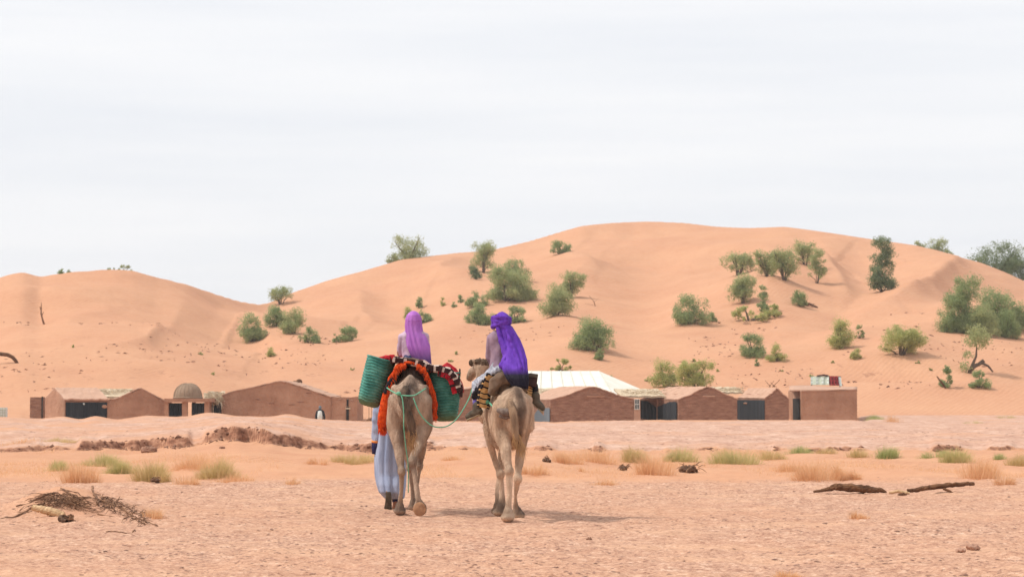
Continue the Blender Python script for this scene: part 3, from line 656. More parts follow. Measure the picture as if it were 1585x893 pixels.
arch_cloth('pad', [(607, 612), (611, 585), (619, 567), (629, 558), (637, 556), (645, 558), (655, 567), (663, 585), (667, 612)], 30.62, 31.3, M['pad'], saddle, .045, .02)
arch_cloth('wool_cloth', [(589, 668), (587, 645), (592, 620), (598, 600), (607, 580), (614, 568), (624, 561), (637, 560), (647, 562), (657, 570), (665, 588), (672, 612), (675, 636), (676, 648)], 30.60, 31.5, M['orange'], saddle, .035, .03)
fr = MB(); r_ = random.Random(11)
edge = [(588, 664), (588, 645), (592, 622), (598, 602), (606, 582), (614, 568), (624, 562), (648, 563), (659, 572), (666, 588), (672, 612), (674, 636), (674, 646)]
for i in range(len(edge) - 1):
    if edge[i][0] == 624: continue
    for k in range(80):
        u = r_.random(); px = edge[i][0] * (1 - u) + edge[i + 1][0] * u; py = edge[i][1] * (1 - u) + edge[i + 1][1] * u
        p = at(px + r_.uniform(-3, 4 if px < 637 else 1), py, 30.56 + r_.uniform(-.02, .05)); dx = .03 if px < 637 else -.02
        q = p + Vector((r_.uniform(-.03, .03) + dx * .5, r_.uniform(-.03, .01), -r_.uniform(.03, .08)))
        fr.tube([p, (p + q) / 2 + Vector((r_.uniform(-.01, .01), -.01, 0)), q], [.0055, .005, .002], 4)
for k in range(90):
    u = r_.random(); p = at(586 + 14 * u, 655 + 6 * math.sin(u * 3), 30.6 + r_.uniform(0, .5)); q = p + Vector((r_.uniform(-.02, .02), 0, -r_.uniform(.05, .12)))
    fr.tube([p, q], [.011, .004], 4)
f_ = fr.build('fringe', M['orange'], saddle); tag(f_, kind='stuff')
fold = MB(); fold.cap([at(600, 602, 30.58), at(595, 622, 30.56), at(592, 645, 30.55), at(592, 660, 30.56)], [(.03, .03), (.05, .03), (.062, .03), (.05, .02)], 12, up=(0, 1, 0)); blob(fold, 'wool_fold', M['orange'], saddle, .011, 2, .03, 9, (1, 1, .3))
dk = MB(); dk.cap([at(615, 573, 30.6), at(603, 592, 30.55), at(596, 606, 30.55), at(597, 611, 30.56)], [.018, .028, .03, .02], 8); blob(dk, 'strap_pad', M['black'], saddle, .01, 1, .015, 20)
# striped rug: brown and cream blocks along the near edge, red field behind
rug_pts = [(604, 552), (620, 554), (640, 556), (655, 560), (668, 566), (682, 567), (696, 571), (706, 580), (711, 592), (715, 606)]
def rugf(i, j):
    if i <= 1: return 1 if (j // 3) % 2 else 0
    return [2, 2, 0, 2, 1, 2, 0, 2, 2][i % 9]
rug, _ = arch_cloth('striped_rug', rug_pts, 30.62, 31.35, None, None, .022, .025, .075, 5, rugf, [M['brown_wool'], M['white_wool'], M['red']])
tag(rug, 'striped wool rug in red, brown and cream laid across the baskets', 'rug')
ed = MB(); Q = [at(px, py, 30.60) for px, py in rug_pts]
D = []
for i in range(len(Q) - 1):
    for k in range(4): D.append(Q[i].lerp(Q[i + 1], k / 4))
D.append(Q[-1])
for i in range(len(D) - 1):
    d = (D[i + 1] - D[i]); n = Vector((-d.z, 0, d.x)).normalized()
    if n.z < 0: n = -n
    a, b_ = D[i], D[i + 1]; j = Vector((0, r_.uniform(-.008, .008), 0))
    ed.prism([a + j, b_ + j, b_ + j - n * .062, a + j - n * .062], (0, .03, 0), 1 if i % 4 == 1 else 0)
    if i > 18: ed.prism([a + j - n * .062 + Vector((0, .012, 0)), b_ + j - n * .062 + Vector((0, .012, 0)), b_ + j - n * .125, a + j - n * .125], (0, .02, 0), 2 if i % 4 else 0)
ed.build('woven_border', [M['brown_wool'], M['white_wool'], M['red']], rug)
ed = MB(); ed.cap([at(604, 551, 30.65), at(608, 551, 30.62), at(609, 558, 30.62)], [.02, .03, .02], 8); ed.build('rug_fold', M['red'], rug, True)
tl = MB()
for k in range(16):
    p = at(703 + r_.random() * 12, 592 + r_.random() * 14, 30.62 + r_.random() * .5); tl.tube([p, p + Vector((r_.uniform(-.01, .02), 0, -.05 - .05 * r_.random()))], [.01, .004], 4)
tag(tl.build('rug_fringe', M['brown_wool'], rug), kind='stuff')
cl = MB(); cl.cap([at(672, 576, 30.85), at(690, 573, 30.8), at(706, 578, 30.85)], [(.05, .04), (.08, .06), (.05, .04)], 12); cl.cap([at(676, 574, 31.1), at(692, 569, 31.1), at(704, 574, 31.1)], [.05, .07, .05], 12)
bd = empty('bundle', at(690, 580, 30.9), 'bright red cloth bundle stuffed in the right green basket', 'bundle'); blob(cl, 'cloth', M['red'], bd, .012, 2, .03, 14)
cl = MB(); cl.cap([at(588, 556, 30.9), at(598, 554, 30.85), at(607, 556, 30.8)], [.03, .035, .03], 12); cl.cap([at(588, 557, 30.92), at(604, 553, 30.93)], [.03, .035], 12)
bd = empty('bundle', at(596, 560, 30.9), 'small crimson cloth peeping over the rim of the left green basket', 'bundle'); blob(cl, 'cloth', M['red'], bd, .01, 2, .02, 20)
# ropes
def rope(name, pts, label, r=.0085, n=6, parent=None):
    P = [Vector(p) for p in pts]; D = []
    for i in range(len(P) - 1):
        p0, p1, p2, p3 = P[max(i - 1, 0)], P[i], P[i + 1], P[min(i + 2, len(P) - 1)]
        for k in range(n):
            t = k / n; D.append(.5 * ((2 * p1) + (-p0 + p2) * t + (2 * p0 - 5 * p1 + 4 * p2 - p3) * t * t + (-p0 + 3 * p1 - 3 * p2 + p3) * t ** 3))
    D.append(P[-1]); b = MB(); b.tube(D, r, 7); o = b.build(name, M['rope'], parent, True)
    return o if parent else tag(o, label, 'rope')
rope('crupper_rope', [at(599, 600, 30.3), at(606, 605, 30.14), at(616, 610, 30.02), at(624, 612, 29.98), at(640, 612, 29.95), at(650, 607, 30.02), at(659, 601, 30.25)], 'green crupper rope looped under the tail of the brown camel')
k = MB(); k.ball(at(617, 609, 29.99), (.032, .03, .026), n=10); o = k.build('knot', M['rope'], bpy.data.objects['crupper_rope'], True)
rope('hanging_rope', [at(620, 611, 29.99), at(623, 618, 29.95), at(625, 640, 29.92), at(625, 660, 29.9), at(628, 690, 29.95), at(631, 712, 30.0), at(632, 728, 30.1), at(632, 762, 30.2)], 'thin green rope hanging straight down beside the tail of the brown camel', .0065)
rope('lead_rope', [at(640, 616, 29.92), at(648, 636, 29.9), at(658, 650, 29.9), at(672, 660, 29.9), at(690, 660, 30.0), at(705, 650, 30.1), at(716, 635, 30.3), at(727, 614, 30.6), at(732, 596, 30.9)], 'slack green lead rope running from the brown camel to the pale one', .0078)
rope('girth_rope', [at(757, 622, 29.5), at(763, 629, 29.2), at(772, 634, 28.95), at(780, 636, 28.78)], 'short green rope from the saddle to the tail ring of the pale camel', .011)
k = MB(); k.ball(at(754, 622, 29.5), (.03, .03, .03), n=10); k.build('knot', M['rope'], bpy.data.objects['girth_rope'], True)
cr = MB(); cr.cap([at(772, 635, 28.82), at(780, 638, 28.74), at(789, 638, 28.74)], [.03, .05, .045], 12)
cr.cap([at(775, 644, 28.86), at(783, 645, 28.78), at(790, 643, 28.76)], [.022, .036, .03], 12)
o = cr.build('tail_ring', mat('grey padded ring', lin((96, 82, 74)), lin((132, 116, 106)), 30, .9, .6, 90), None, True); tag(o, 'grey padded crupper ring bound under the tail of the pale camel', 'harness')

# ------------------------------------------------------------------ people
def hand(b, wrist, d, side, s=1., curl=.5):
    """palm, four unequal curled fingers and a thumb; d = pointing direction, side = towards the thumb"""
    d = Vector(d).normalized(); side = Vector(side); side = (side - d * side.dot(d)).normalized(); nrm = d.cross(side).normalized(); w = Vector(wrist)
    b.cap([w, w + d * .05 * s, w + d * .085 * s], [(.024 * s, .016 * s), (.036 * s, .014 * s), (.036 * s, .013 * s)], 10, up=nrm)
    for i, ln in enumerate((.066, .074, .070, .055)):
        p = w + d * .09 * s + side * (.027 - .018 * i) * s; q = p + (d * math.cos(curl * .6) + nrm * math.sin(curl * .6)) * ln * .5 * s; t = q + (d * math.cos(curl * 1.5) + nrm * math.sin(curl * 1.5)) * ln * .5 * s
        b.cap([p, q, t], [.0095 * s, .009 * s, .0075 * s], 8)
    p = w + d * .03 * s + side * .03 * s; b.cap([p, p + (d * .5 + side * .8) * .035 * s, p + (d * .95 + side * .9 + nrm * .3) * .05 * s], [.012 * s, .0105 * s, .009 * s], 8)
def headmesh(b, c, fwd, s=1.):
    c = Vector(c); f = Vector(fwd).normalized(); sd = f.cross(Vector((0, 0, 1))).normalized(); rot = Matrix((sd, f, Vector((0, 0, 1)))).transposed()
    b.ball(c + Vector((0, 0, .02)), (.075 * s, .095 * s, .11 * s), rot); b.ball(c + f * .03 - Vector((0, 0, .06)), (.055 * s, .06 * s, .05 * s), rot)
    b.ball(c + f * .1 - Vector((0, 0, .01)), (.012, .018, .02), rot, 8); b.ball(c + f * .088 - Vector((0, 0, .05)), (.022, .01, .008), rot, 8)
    for q in (-1, 1): b.ball(c + sd * q * .075, (.01, .018, .028), rot, 8); b.ball(c + f * .085 + sd * q * .03 + Vector((0, 0, .015)), (.014, .01, .008), rot, 8)
def loft_cloth(rows, folds, amp, seed, n=64, openf=None):
    """rows: (centre, rx, ry); returns rows of points with pleats running down"""
    out = []; r_ = random.Random(seed); ph = [r_.uniform(0, 6.28) for _ in range(4)]
    for i, (c, rx, ry) in enumerate(rows):
        u = i / (len(rows) - 1); row = []
        for k in range(n + 1):
            a = 2 * math.pi * k / n
            w = 1 + amp * u ** .6 * (math.sin(folds * a + ph[0] + u * 1.2) * .6 + math.sin(folds * 1.7 * a // 1 * 0 + (folds + 3) * a + ph[1] - u * 2) * .4 + .28 * math.sin((2 * folds + 5) * a + ph[2] + 3 * u) + .35 * math.sin(2 * a + ph[3] + 6 * u))
            row.append(Vector(c) + Vector((rx * w * math.cos(a), ry * w * math.sin(a), 0)))
        out.append(row)
    return out
def dense_rows(rows, k=5):
    o = []
    for i in range(len(rows) - 1):
        for j in range(k):
            t = j / k; t2 = t
            o.append((rows[i][0].lerp(rows[i + 1][0], t2), rows[i][1] * (1 - t) + rows[i + 1][1] * t, rows[i][2] * (1 - t) + rows[i + 1][2] * t))
    o.append(rows[-1]); return o

# rider on the brown camel
Y1 = 31.3
p1 = empty('person', at(640, 575, Y1), 'rider in a lilac headscarf and pale mauve top sitting on the brown camel', 'person')
J = lambda px, py, Y=Y1: at(px, py, Y)
hc = J(640, 499); pel = J(640, 580)
b = MB(); headmesh(b, hc, (0, 1, 0)); b.cap([J(640, 512), J(640, 522)], [.05, .055], 12)
b.cap([J(640, 522), J(640, 545), J(640, 570), pel], [(.16, .09), (.13, .09), (.13, .09), (.16, .12)], 14, up=(0, 1, 0))
for s_ in (-1, 1):
    sh, el, wr = J(640 + s_ * 19, 521), J(640 + s_ * 22, 547, Y1 + .05), J(640 + s_ * 9, 549, Y1 + .3)
    b.cap([sh, el, wr], [.042, .035, .026], 10); hand(b, wr, (-s_ * .3, 1, 0), (0, 0, 1))
    b.cap([J(640 + s_ * 10, 582), J(640 + s_ * 22, 590, Y1 + .35), J(640 + s_ * 26, 625, Y1 + .5), J(640 + s_ * 26, 638, Y1 + .5)], [.08, .065, .045, .035], 12)
blob(b, 'body', M['skin'], p1, .009, 2)
b = MB(); b.cap([J(640, 521), J(640, 545), J(640, 566)], [(.175, .105), (.15, .105), (.145, .11)], 14, up=(0, 1, 0)); b.cap([J(640, 514), J(640, 522)], [.06, .08], 12)
for s_ in (-1, 1):
    sh, el, wr = J(640 + s_ * 17, 522), J(640 + s_ * 21.5, 546, Y1 + .05), J(640 + s_ * 11, 549, Y1 + .26)
    b.cap([sh, sh.lerp(el, .5), el, wr], [.058, .05, .046, .036], 12)
blob(b, 'shirt', M['mauve'], p1, .010, 2, .014, 14, (1, 1, .6))
b = MB(); b.cap([J(640, 556), J(640, 580)], [(.15, .12), (.17, .14)], 14, up=(0, 1, 0))
for s_ in (-1, 1): b.cap([J(640 + s_ * 8, 580), J(640 + s_ * 22, 588, Y1 + .33), J(640 + s_ * 26, 620, Y1 + .48)], [.1, .08, .06], 12)
blob(b, 'trousers', M['jeans'], p1, .012, 2, .01, 14)
for s_ in (-1, 1):
    b = MB(); a_ = J(640 + s_ * 26, 638, Y1 + .48); b.cap([a_, a_ + Vector((0, .1, -.04)), a_ + Vector((0, .18, -.06))], [.045, .045, .035], 10); blob(b, 'boot', M['boot'], p1, .01, 1)
sc = dense_rows([(J(640, 483), .02, .02), (J(640, 484), .055, .06), (J(640, 488), .085, .10), (J(640, 495), .10, .115), (J(640, 504), .105, .12), (J(641, 514, Y1 - .02), .105, .12), (J(644, 524, Y1 - .05), .125, .12),
                 (J(647, 536, Y1 - .09), .135, .10), (J(650, 548, Y1 - .12), .12, .075), (J(654, 558, Y1 - .14), .10, .06), (J(657, 568, Y1 - .16), .085, .05)])
mb = MB(); mb.grid(loft_cloth(sc, 11, .13, 3, 72)); mm = dip_mat('lilac scarf', lin((182, 104, 188)), lin((92, 66, 118)), 0, .1, lin((198, 122, 204))); 
zlo = J(657, 556).z - p1.location.z; mm = dip_mat('lilac scarf', lin((152, 88, 172)), lin((92, 66, 118)), zlo - .02, zlo + .14, lin((184, 118, 198)))
mb.build('headscarf', mm, p1, True, .006)
hb = MB(); ring = [hc + Vector((.099 * math.cos(a), .114 * math.sin(a), .048 + .03 * math.sin(a))) for a in [2 * math.pi * k / 24 for k in range(25)]]; hb.tube(ring, .009, 8); hb.ball(hc + Vector((0, 0, .04)), (.092, .108, .112), n=20)
sf = [o for o in p1.children if o.name.startswith('headscarf')][0]; hb.build('head_wrap', M['orange'] if False else mm, p1, True)

# rider on the pale camel
Y2 = 29.65
p2 = empty('person', at(780, 575, Y2), 'rider in a long violet scarf and black skirt sitting on the pale camel', 'person')
J = lambda px, py, Y=Y2: at(px, py, Y)
hc = J(776, 501); b = MB(); headmesh(b, hc, (-.25, 1, 0)); b.cap([J(777, 514), J(777, 524)], [.05, .055], 12)
b.cap([J(777, 524), J(777, 545), J(779, 570), J(781, 585)], [(.16, .09), (.13, .09), (.14, .1), (.17, .13)], 14, up=(0, 1, 0))
joints = []
for s_, sh, el, wr in ((-1, J(760, 524), J(757, 552, Y2 + .03), J(765, 568, Y2 + .28)), (1, J(795, 524), J(799, 552, Y2 + .05), J(788, 566, Y2 + .28))):
    b.cap([sh, el, wr], [.042, .036, .026], 10); hand(b, wr, (-s_ * .2, 1, -.1), (0, 0, 1)); joints.append((sh, el, wr))
LL = [J(772, 578, Y2 + .02), J(738, 596, Y2 + .22), J(737, 620, Y2 + .08), J(738, 633, Y2 + .0)]
RL = [J(792, 578, Y2 - .05), J(822, 590, Y2 - .05), J(828, 608, Y2 - .12), J(829, 618, Y2 - .14)]
for l in (LL, RL): b.cap(l, [.085, .065, .045, .035], 12)
blob(b, 'body', M['skin'], p2, .009, 2)
b = MB(); b.cap([J(777, 522), J(777, 545), J(779, 570)], [(.172, .105), (.15, .11), (.165, .12)], 14, up=(0, 1, 0)); b.cap([J(777, 515), J(777, 523)], [.06, .08], 12)
for sh, el, wr in joints: b.cap([sh, sh.lerp(el, .5), el, wr], [.058, .05, .046, .036], 12)
blob(b, 'shirt', M['mauve2'], p2, .010, 2, .014, 14, (1, 1, .6))
b = MB(); b.cap([J(779, 566), J(781, 582)], [(.17, .13), (.19, .15)], 14, up=(0, 1, 0)); b.cap([J(768, 575), LL[0].lerp(LL[1], .5), LL[1], LL[2]], [.09, .088, .078, .05], 12)
blob(b, 'trousers', M['check'], p2, .011, 2, .015, 18)
b = MB(); b.cap([J(796, 577, Y2 - .08), J(801, 590, Y2 - .10), J(806, 600, Y2 - .06)], [(.15, .12), (.15, .11), (.11, .09)], 14, up=(0, 1, 0)); b.cap([RL[0], RL[1], RL[2]], [.10, .08, .055], 12)
blob(b, 'skirt', M['black'], p2, .012, 2, .014, 14)
def boot(parent, ankle, toe, r_=1.):
    """heel under the ankle, foot towards toe"""
    a_ = Vector(ankle); t_ = Vector(toe); d = (t_ - a_); dn = d.normalized(); b = MB()
    b.cap([a_ + Vector((0, 0, .06)), a_ + Vector((0, 0, .0)), a_ - Vector((0, 0, .015))], [.056, .055, .05], 12)
    b.cap([a_ - dn * .035 - Vector((0, 0, .02)), a_ + d * .5 - Vector((0, 0, .015)), t_ - Vector((0, 0, .02))], [.05, .052, .042], 12)
    o = blob(b, 'boot', M['boot'], parent, .009, 1)
    s = MB(); dn2 = Vector((dn.x, dn.y, 0)).normalized(); pts = []
    for u, w in ((-.06, .028), (-.03, .042), (.3, .038), (.7, .049), (1.05, .042), (1.16, .02)):
        pts.append((a_ - Vector((0, 0, .062)) + d * u if u > 0 else a_ - Vector((0, 0, .062)) + dn * u, w))
    s.tube([p for p, w in pts], [(w, .013) for p, w in pts], 10, up=(0, 0, 1)); loc = parent.matrix_basis.translation
    me = s.mesh('sole', [M['bootsole']], True, loc); so_ = bpy.data.objects.new('sole', me); link(so_, o)
boot(p2, J(738, 636, Y2 - .02), J(725, 642, Y2 + .04)); boot(p2, J(829, 620, Y2 - .16), J(839, 629, Y2 - .18))
sk = MB(); sk.cap([J(738, 622, Y2 + .04), J(738, 630, Y2 - .0)], [.052, .05], 12); sk.build('sock', mat('blue sock', lin((76, 62, 130)), lin((110, 96, 160)), 30), p2, True)
sc = dense_rows([(J(780, 500, Y2 - .02), .05, .06), (J(781, 506, Y2 - .03), .095, .09), (J(785, 514, Y2 - .06), .10, .085), (J(790, 526, Y2 - .09), .115, .08), (J(794, 540, Y2 - .16), .125, .075), (J(797, 556, Y2 - .26), .135, .07),
                 (J(797, 572, Y2 - .38), .14, .07), (J(801, 586, Y2 - .46), .125, .06), (J(805, 598, Y2 - .48), .09, .05), (J(806, 602, Y2 - .48), .08, .03)])
z_ = J(800, 566).z - p2.location.z
mm = dip_mat('violet scarf', lin((78, 34, 142)), lin((22, 16, 34)), z_ - .12, z_ - .03, lin((108, 58, 180)))
mb = MB(); mb.grid(loft_cloth(sc, 9, .15, 8, 72)); mb.build('headscarf', mm, p2, True, .007)
# turban turns around the head
tb = MB(); tb.ball(hc + Vector((.01, 0, .035)), (.10, .115, .115))
for i, (dz, tl_, rr) in enumerate(((.00, .35, .034), (.035, -.3, .033), (.06, .15, .032), (-.035, .5, .03))):
    ring = [hc + Vector((.098 * math.cos(a), .112 * math.sin(a), dz + tl_ * .1 * math.cos(a + i))) for a in [2 * math.pi * k / 20 for k in range(21)]]; tb.tube(ring, rr, 8)
blob(tb, 'turban', mm, p2, .008, 1, .012, 24)
tk = MB(); tk.cap([J(768, 496), J(766, 490), J(768, 487)], [.03, .022, .008], 8); tk.build('turban_knot', M['black'], p2, True)
fold = MB(); fold.cap([J(770, 508, Y2 - .1), J(777, 530, Y2 - .15), J(784, 552, Y2 - .24), J(776, 566, Y2 - .30), J(786, 573, Y2 - .36)], [.03, .04, .045, .04, .03], 10); fold.cap([J(784, 512, Y2 - .14), J(795, 540, Y2 - .22), J(806, 570, Y2 - .42), J(810, 594, Y2 - .50)], [.02, .03, .03, .02], 8)
blob(fold, 'scarf_fold', mm, p2, .01, 2, .012, 16)

# saddle of the pale camel
sd = empty('riding_saddle', at(785, 620, Y2), 'padded riding saddle with tan and black woven blankets on the pale camel', 'saddle')
b = MB()
b.cap([at(763, 604, 29.38), at(768, 592, 29.35), at(778, 585, 29.33), at(792, 584, 29.33), at(804, 590, 29.35), at(810, 600, 29.38)], [.07, .085, .09, .09, .08, .06], 14)
b.cap([at(760, 600, 29.6), at(775, 584, 29.6), at(800, 584, 29.6), at(814, 600, 29.6)], [.1, .12, .12, .1], 14)
blob(b, 'pad', M['pad'], sd, .014, 2, .02, 12)
def ladder(pts, wdt, Ya, dn, parent):
    """tan blanket flap with black bars, hanging down"""
    rows = []; K = 24
    for i in range(K + 1):
        u = i / K * (len(pts) - 1); k = min(int(u), len(pts) - 2); t = u - k; px = pts[k][0] * (1 - t) + pts[k + 1][0] * t; py = pts[k][1] * (1 - t) + pts[k + 1][1] * t
        p = at(px, py, Ya); rows.append([p + Vector((wdt * (j / 8 - .5) + .004 * math.sin(i * .9), dn * (j / 8) + .006 * math.sin(j * 1.7 + i * .5), -.035 * (j / 8) + .003 * math.sin(j * 1.3))) for j in range(9)])
    b = MB(); b.grid(rows, lambda i, j: 1 if (i % 4 == 0 or j in (6, 7) and i % 4 != 2 or j == 0 and i % 2) else 0); b.build('blanket_flap', [M['tanweave'], M['black']], parent, True, .02)
ladder([(763, 577), (756, 592), (750, 606), (748, 618), (748, 629)], .145, 29.42, .1, sd)
ladder([(812, 584), (816, 594), (819, 602), (823, 611)], .12, 29.45, .06, sd)
b = MB(); b.cap([at(755, 590, 29.5), at(742, 600, 29.6), at(736, 612, 29.65)], [.05, .06, .05], 12); blob(b, 'dark_wrap', M['black'], sd, .012, 2, .03, 18)
b = MB(); b.cap([at(774, 571, 29.42), at(758, 578, 29.48), at(744, 590, 29.55), at(736, 602, 29.62)], [(.03, .03), (.05, .035), (.05, .035), (.035, .03)], 12); blob(b, 'checked_cloth', M['check'], sd, .010, 1, .02, 26)
bg = empty('shoulder_bag', at(824, 598, 29.5), 'dark brown leather bag at the hip of the violet-scarfed rider', 'bag')
b = MB(); b.box(at(824.5, 588, 29.45), (.115, .10, .16), rot=Matrix.Rotation(R(8), 3, 'Y')); me = remesh(b, .01, 3); me.transform(Matrix.Translation(-bg.location)); me.materials.append(mat('brown leather', lin((52, 34, 32)), lin((74, 50, 46)), 12, .6)); me.shade_smooth(); link(bpy.data.objects.new('bag_body', me), bg)
b = MB(); b.box(at(824.5, 581.5, 29.40), (.122, .06, .035), rot=Matrix.Rotation(R(8), 3, 'Y')); b.build('flap', M['boot'], bg)
# guide on foot
Yg = 32.05
p3 = empty('person', (at(606, 700, Yg).x, Yg, hz(at(606, 700, Yg).x, Yg)), 'guide in a pale blue grey robe walking beside the brown camel', 'person')
J = lambda px, py, Y=Yg: at(px, py, Y)
b = MB(); headmesh(b, J(608, 592), (0, 1, 0)); b.cap([J(608, 604), J(608, 614)], [.05, .055], 12)
b.cap([J(608, 615), J(608, 640), J(608, 665), J(607, 690)], [(.17, .1), (.14, .1), (.14, .1), (.16, .12)], 14, up=(0, 1, 0))
LA = [J(588, 617), J(584, 650, Yg - .02), J(583, 690, Yg + .02), J(583.5, 700, Yg + .02)]; RA = [J(629, 617), J(634, 650), J(636, 685, Yg + .05), J(636, 697, Yg + .06)]
for a_, s_ in ((LA, 1), (RA, -1)): b.cap(a_, [.045, .04, .03, .024], 10); hand(b, a_[-1], (0, .15, -1), (0, 1, 0), 1, .6)
b.cap([J(600, 690), J(601, 730, Yg + .02), J(602, 760, Yg - .22), J(601, 768, Yg - .26)], [.08, .055, .04, .03], 12)
b.cap([J(612, 690), J(613, 735, Yg + .12), J(612, 772, Yg + .02), J(611, 780, Yg)], [.08, .055, .04, .032], 12)
b.cap([J(601, 770, Yg - .26), J(601, 779, Yg - .22), J(601, 785, Yg - .18)], [(.04, .03), (.045, .022), (.035, .018)], 10, up=(0, 1, 0))
fp = J(611, 784, Yg); b.cap([fp, fp + Vector((0, .1, -.015)), fp + Vector((0, .19, -.02))], [.036, .042, .03], 10)
blob(b, 'body', M['skin'], p3, .009, 2)
rb = dense_rows([(J(608, 609), .06, .06), (J(608, 613), .16, .11), (J(608, 625), .20, .13), (J(608, 650), .19, .14), (J(606, 680), .19, .15), (J(605, 710), .205, .17), (J(605, 735), .20, .18), (J(606, 750, Yg - .03), .185, .21), (J(607, 761, Yg - .03), .165, .22), (J(611, 771, Yg + .05), .12, .14)])
mb = MB(); mb.grid(loft_cloth(rb, 9, .11, 5, 80)); mb.build('robe', M['robe'], p3, True, .008)
for a_ in (LA, RA):
    b = MB(); b.cap([a_[0], a_[1], a_[1].lerp(a_[2], .75)], [.075, .07, .068], 12); blob(b, 'sleeve', M['robe'], p3, .011, 2, .02, 12)
    d = (a_[2] - a_[1]); b = MB(); c_ = a_[1].lerp(a_[2], .86); b.tube([a_[1].lerp(a_[2], .78), c_], .071, 14); b.build('orange_band', M['orange_band'], p3, True)
    b = MB(); b.tube([c_, a_[1].lerp(a_[2], 1.12), a_[1].lerp(a_[2], 1.3)], [.0705, .066, .06], 14); b.build('navy_cuff', M['navy'], p3, True)
b = MB(); b.ball(J(608, 588), (.11, .125, .10))
for i in range(3): b.tube([J(608, 588) + Vector((.1 * math.cos(a), .115 * math.sin(a), .03 * i - .02 + .02 * math.sin(a + i * 2))) for a in [2 * math.pi * k / 20 for k in range(21)]], .028, 8)
blob(b, 'turban', M['robe'], p3, .01, 1, .01, 20)
b = MB(); b.cap([J(601, 762, Yg - .29), J(601.5, 775, Yg - .275), J(600.5, 787, Yg - .235)], [(.036, .012), (.042, .012), (.052, .012)], 12, up=(0, 1, 0)); b.build('sandal', M['boot'], p3, True)
b = MB(); b.cap([fp + Vector((0, -.03, -.04)), fp + Vector((0, .1, -.052)), fp + Vector((0, .22, -.052))], [(.036, .011), (.045, .011), (.036, .011)], 12, up=(0, 0, 1)); b.build('sandal', M['boot'], p3, True)
b = MB(); b.cap([J(610, 758, Yg - .05), J(612, 768, Yg), J(613, 776, Yg + .02)], [.065, .055, .045], 12); blob(b, 'trouser_cuff', M['navy'], p3, .01, 1, .02, 20)

# ------------------------------------------------------------------ camp buildings
YB = 149.0
def edge_line(pts, Y, jit=.035, step=.35, seed=1):
    r = random.Random(seed); P = [at(px, py, Y) for px, py in pts]; out = []
    for i in range(len(P) - 1):
        L_ = (P[i + 1] - P[i]).length; k = max(1, int(L_ / step))
        for j in range(k):
            q = P[i].lerp(P[i + 1], j / k); out.append(q + (Vector((0, 0, r.uniform(-jit, jit))) if (i or j) else Vector()))
    out.append(P[-1]); return out
def house(name, label, top, side_px=None, m='brick', dy=6., roofm='roof', zb=-.7, roof=True, seed=1, Y=YB, cap=True):
    """gable wall facing the camera, whole prism runs back along an oblique direction"""
    T = edge_line(top, Y, seed=seed); A, B = T[0], T[-1]
    off = Vector((0, dy, 0)) if side_px is None else Vector((A.x * dy / Y, dy, 0)) if side_px == 'away' else Vector((at(side_px, 600, Y + dy).x - A.x, dy, 0))
    root = empty(name, (A.x, Y, zb), label, 'house')
    b = MB(); b.prism([Vector((A.x, Y, zb))] + T + [Vector((B.x, Y, zb))], off); b.build('wall', M[m], root)
    if roof:
        P = [at(px, py, Y) for px, py in top]
        for i in range(len(P) - 1):
            a, c = P[i], P[i + 1]; n = Vector((-(c.z - a.z), 0, c.x - a.x)).normalized(); K = 10; rows = []
            r = random.Random(seed + i)
            nb = max(4, int((c - a).length / .5))
            for k in range(K + 1):
                rows.append([a.lerp(c, j / nb) + off * (k / K) + Vector((0, -.06 if k == 0 else 0, 0)) + n * (.03 + r.uniform(-.02, .03)) for j in range(nb + 1)])
            g = MB(); g.grid(rows); o = g.build('roof', M[roofm], root, False, .06)
    return root, A, off
def side_panel(root, A, off, s0, s1, z0, z1, m, name='cloth_panel', proud=.05, jag=None, seed=1, n=14):
    """curtain on the side wall that runs back from A; s along the wall"""
    nrm = Vector((-off.y, off.x, 0)).normalized(); 
    if nrm.dot(Vector((0, 0, 0)) - A) < 0: nrm = -nrm
    r = random.Random(seed); rows = []
    for k in range(7):
        row = []
        for j in range(n + 1):
            u = j / n; p = A + off * (s0 + (s1 - s0) * u); zt = z1 - (jag(u) if jag else 0)
            row.append(Vector((p.x, p.y, z0 + (zt - z0) * k / 6)) + nrm * (proud + .03 * math.sin(j * 1.9 + seed)))
        rows.append(row)
    g = MB(); g.grid(rows); return g.build(name, M[m], root, False, .02)
def lump(root_name, px, py, w, h, m, label, cat, Y=YB, seed=1): pass
GH = 'adobe houses of the camp'
# left: long adobe shed with black tent front; its gable faces left
c100 = at(100, 620, YB); c168 = at(168, 619, YB); c66 = at(66, 622, YB + 5); off = c168 - c100; off.z = 0
root = empty('adobe_shed', (c100.x, YB, -.7), 'long pale adobe shed with a wide black cloth front, left of the first gable house', 'house', GH)
ap = at(84, 602.5, YB + 2.5)
b = MB(); b.prism([Vector((c100.x, YB, -.7)), Vector(c100), ap, Vector(c66), Vector((c66.x, YB + 5, -.7))], off); b.build('wall', M['adobe'], root)
rows = []
for k in range(7): rows.append([c100.lerp(ap, k / 6) + off * (j / 16) + Vector((0, -.15 if k == 0 else 0, .06 + random.uniform(-.02, .03))) for j in range(17)])
g = MB(); g.grid(rows); g.build('roof', M['roof'], root, False, .1)
rows = [[ap.lerp(c66, k / 4) + off * (j / 8) + Vector((0, 0, .06)) for j in range(9)] for k in range(5)]; g = MB(); g.grid(rows); g.build('roof', M['roof'], root, False, .1)
for q0, q1, sd_ in ((.03, .5, 1), (.5, .97, 5)):
    side_panel(root, c100, off, q0, q1, -.5, c100.z - .1, 'tent', seed=sd_)
b = MB(); b.ball(at(130, 625, YB - .15), (.05, .04, .06)); b.build('lamp', M['white'], root, True)
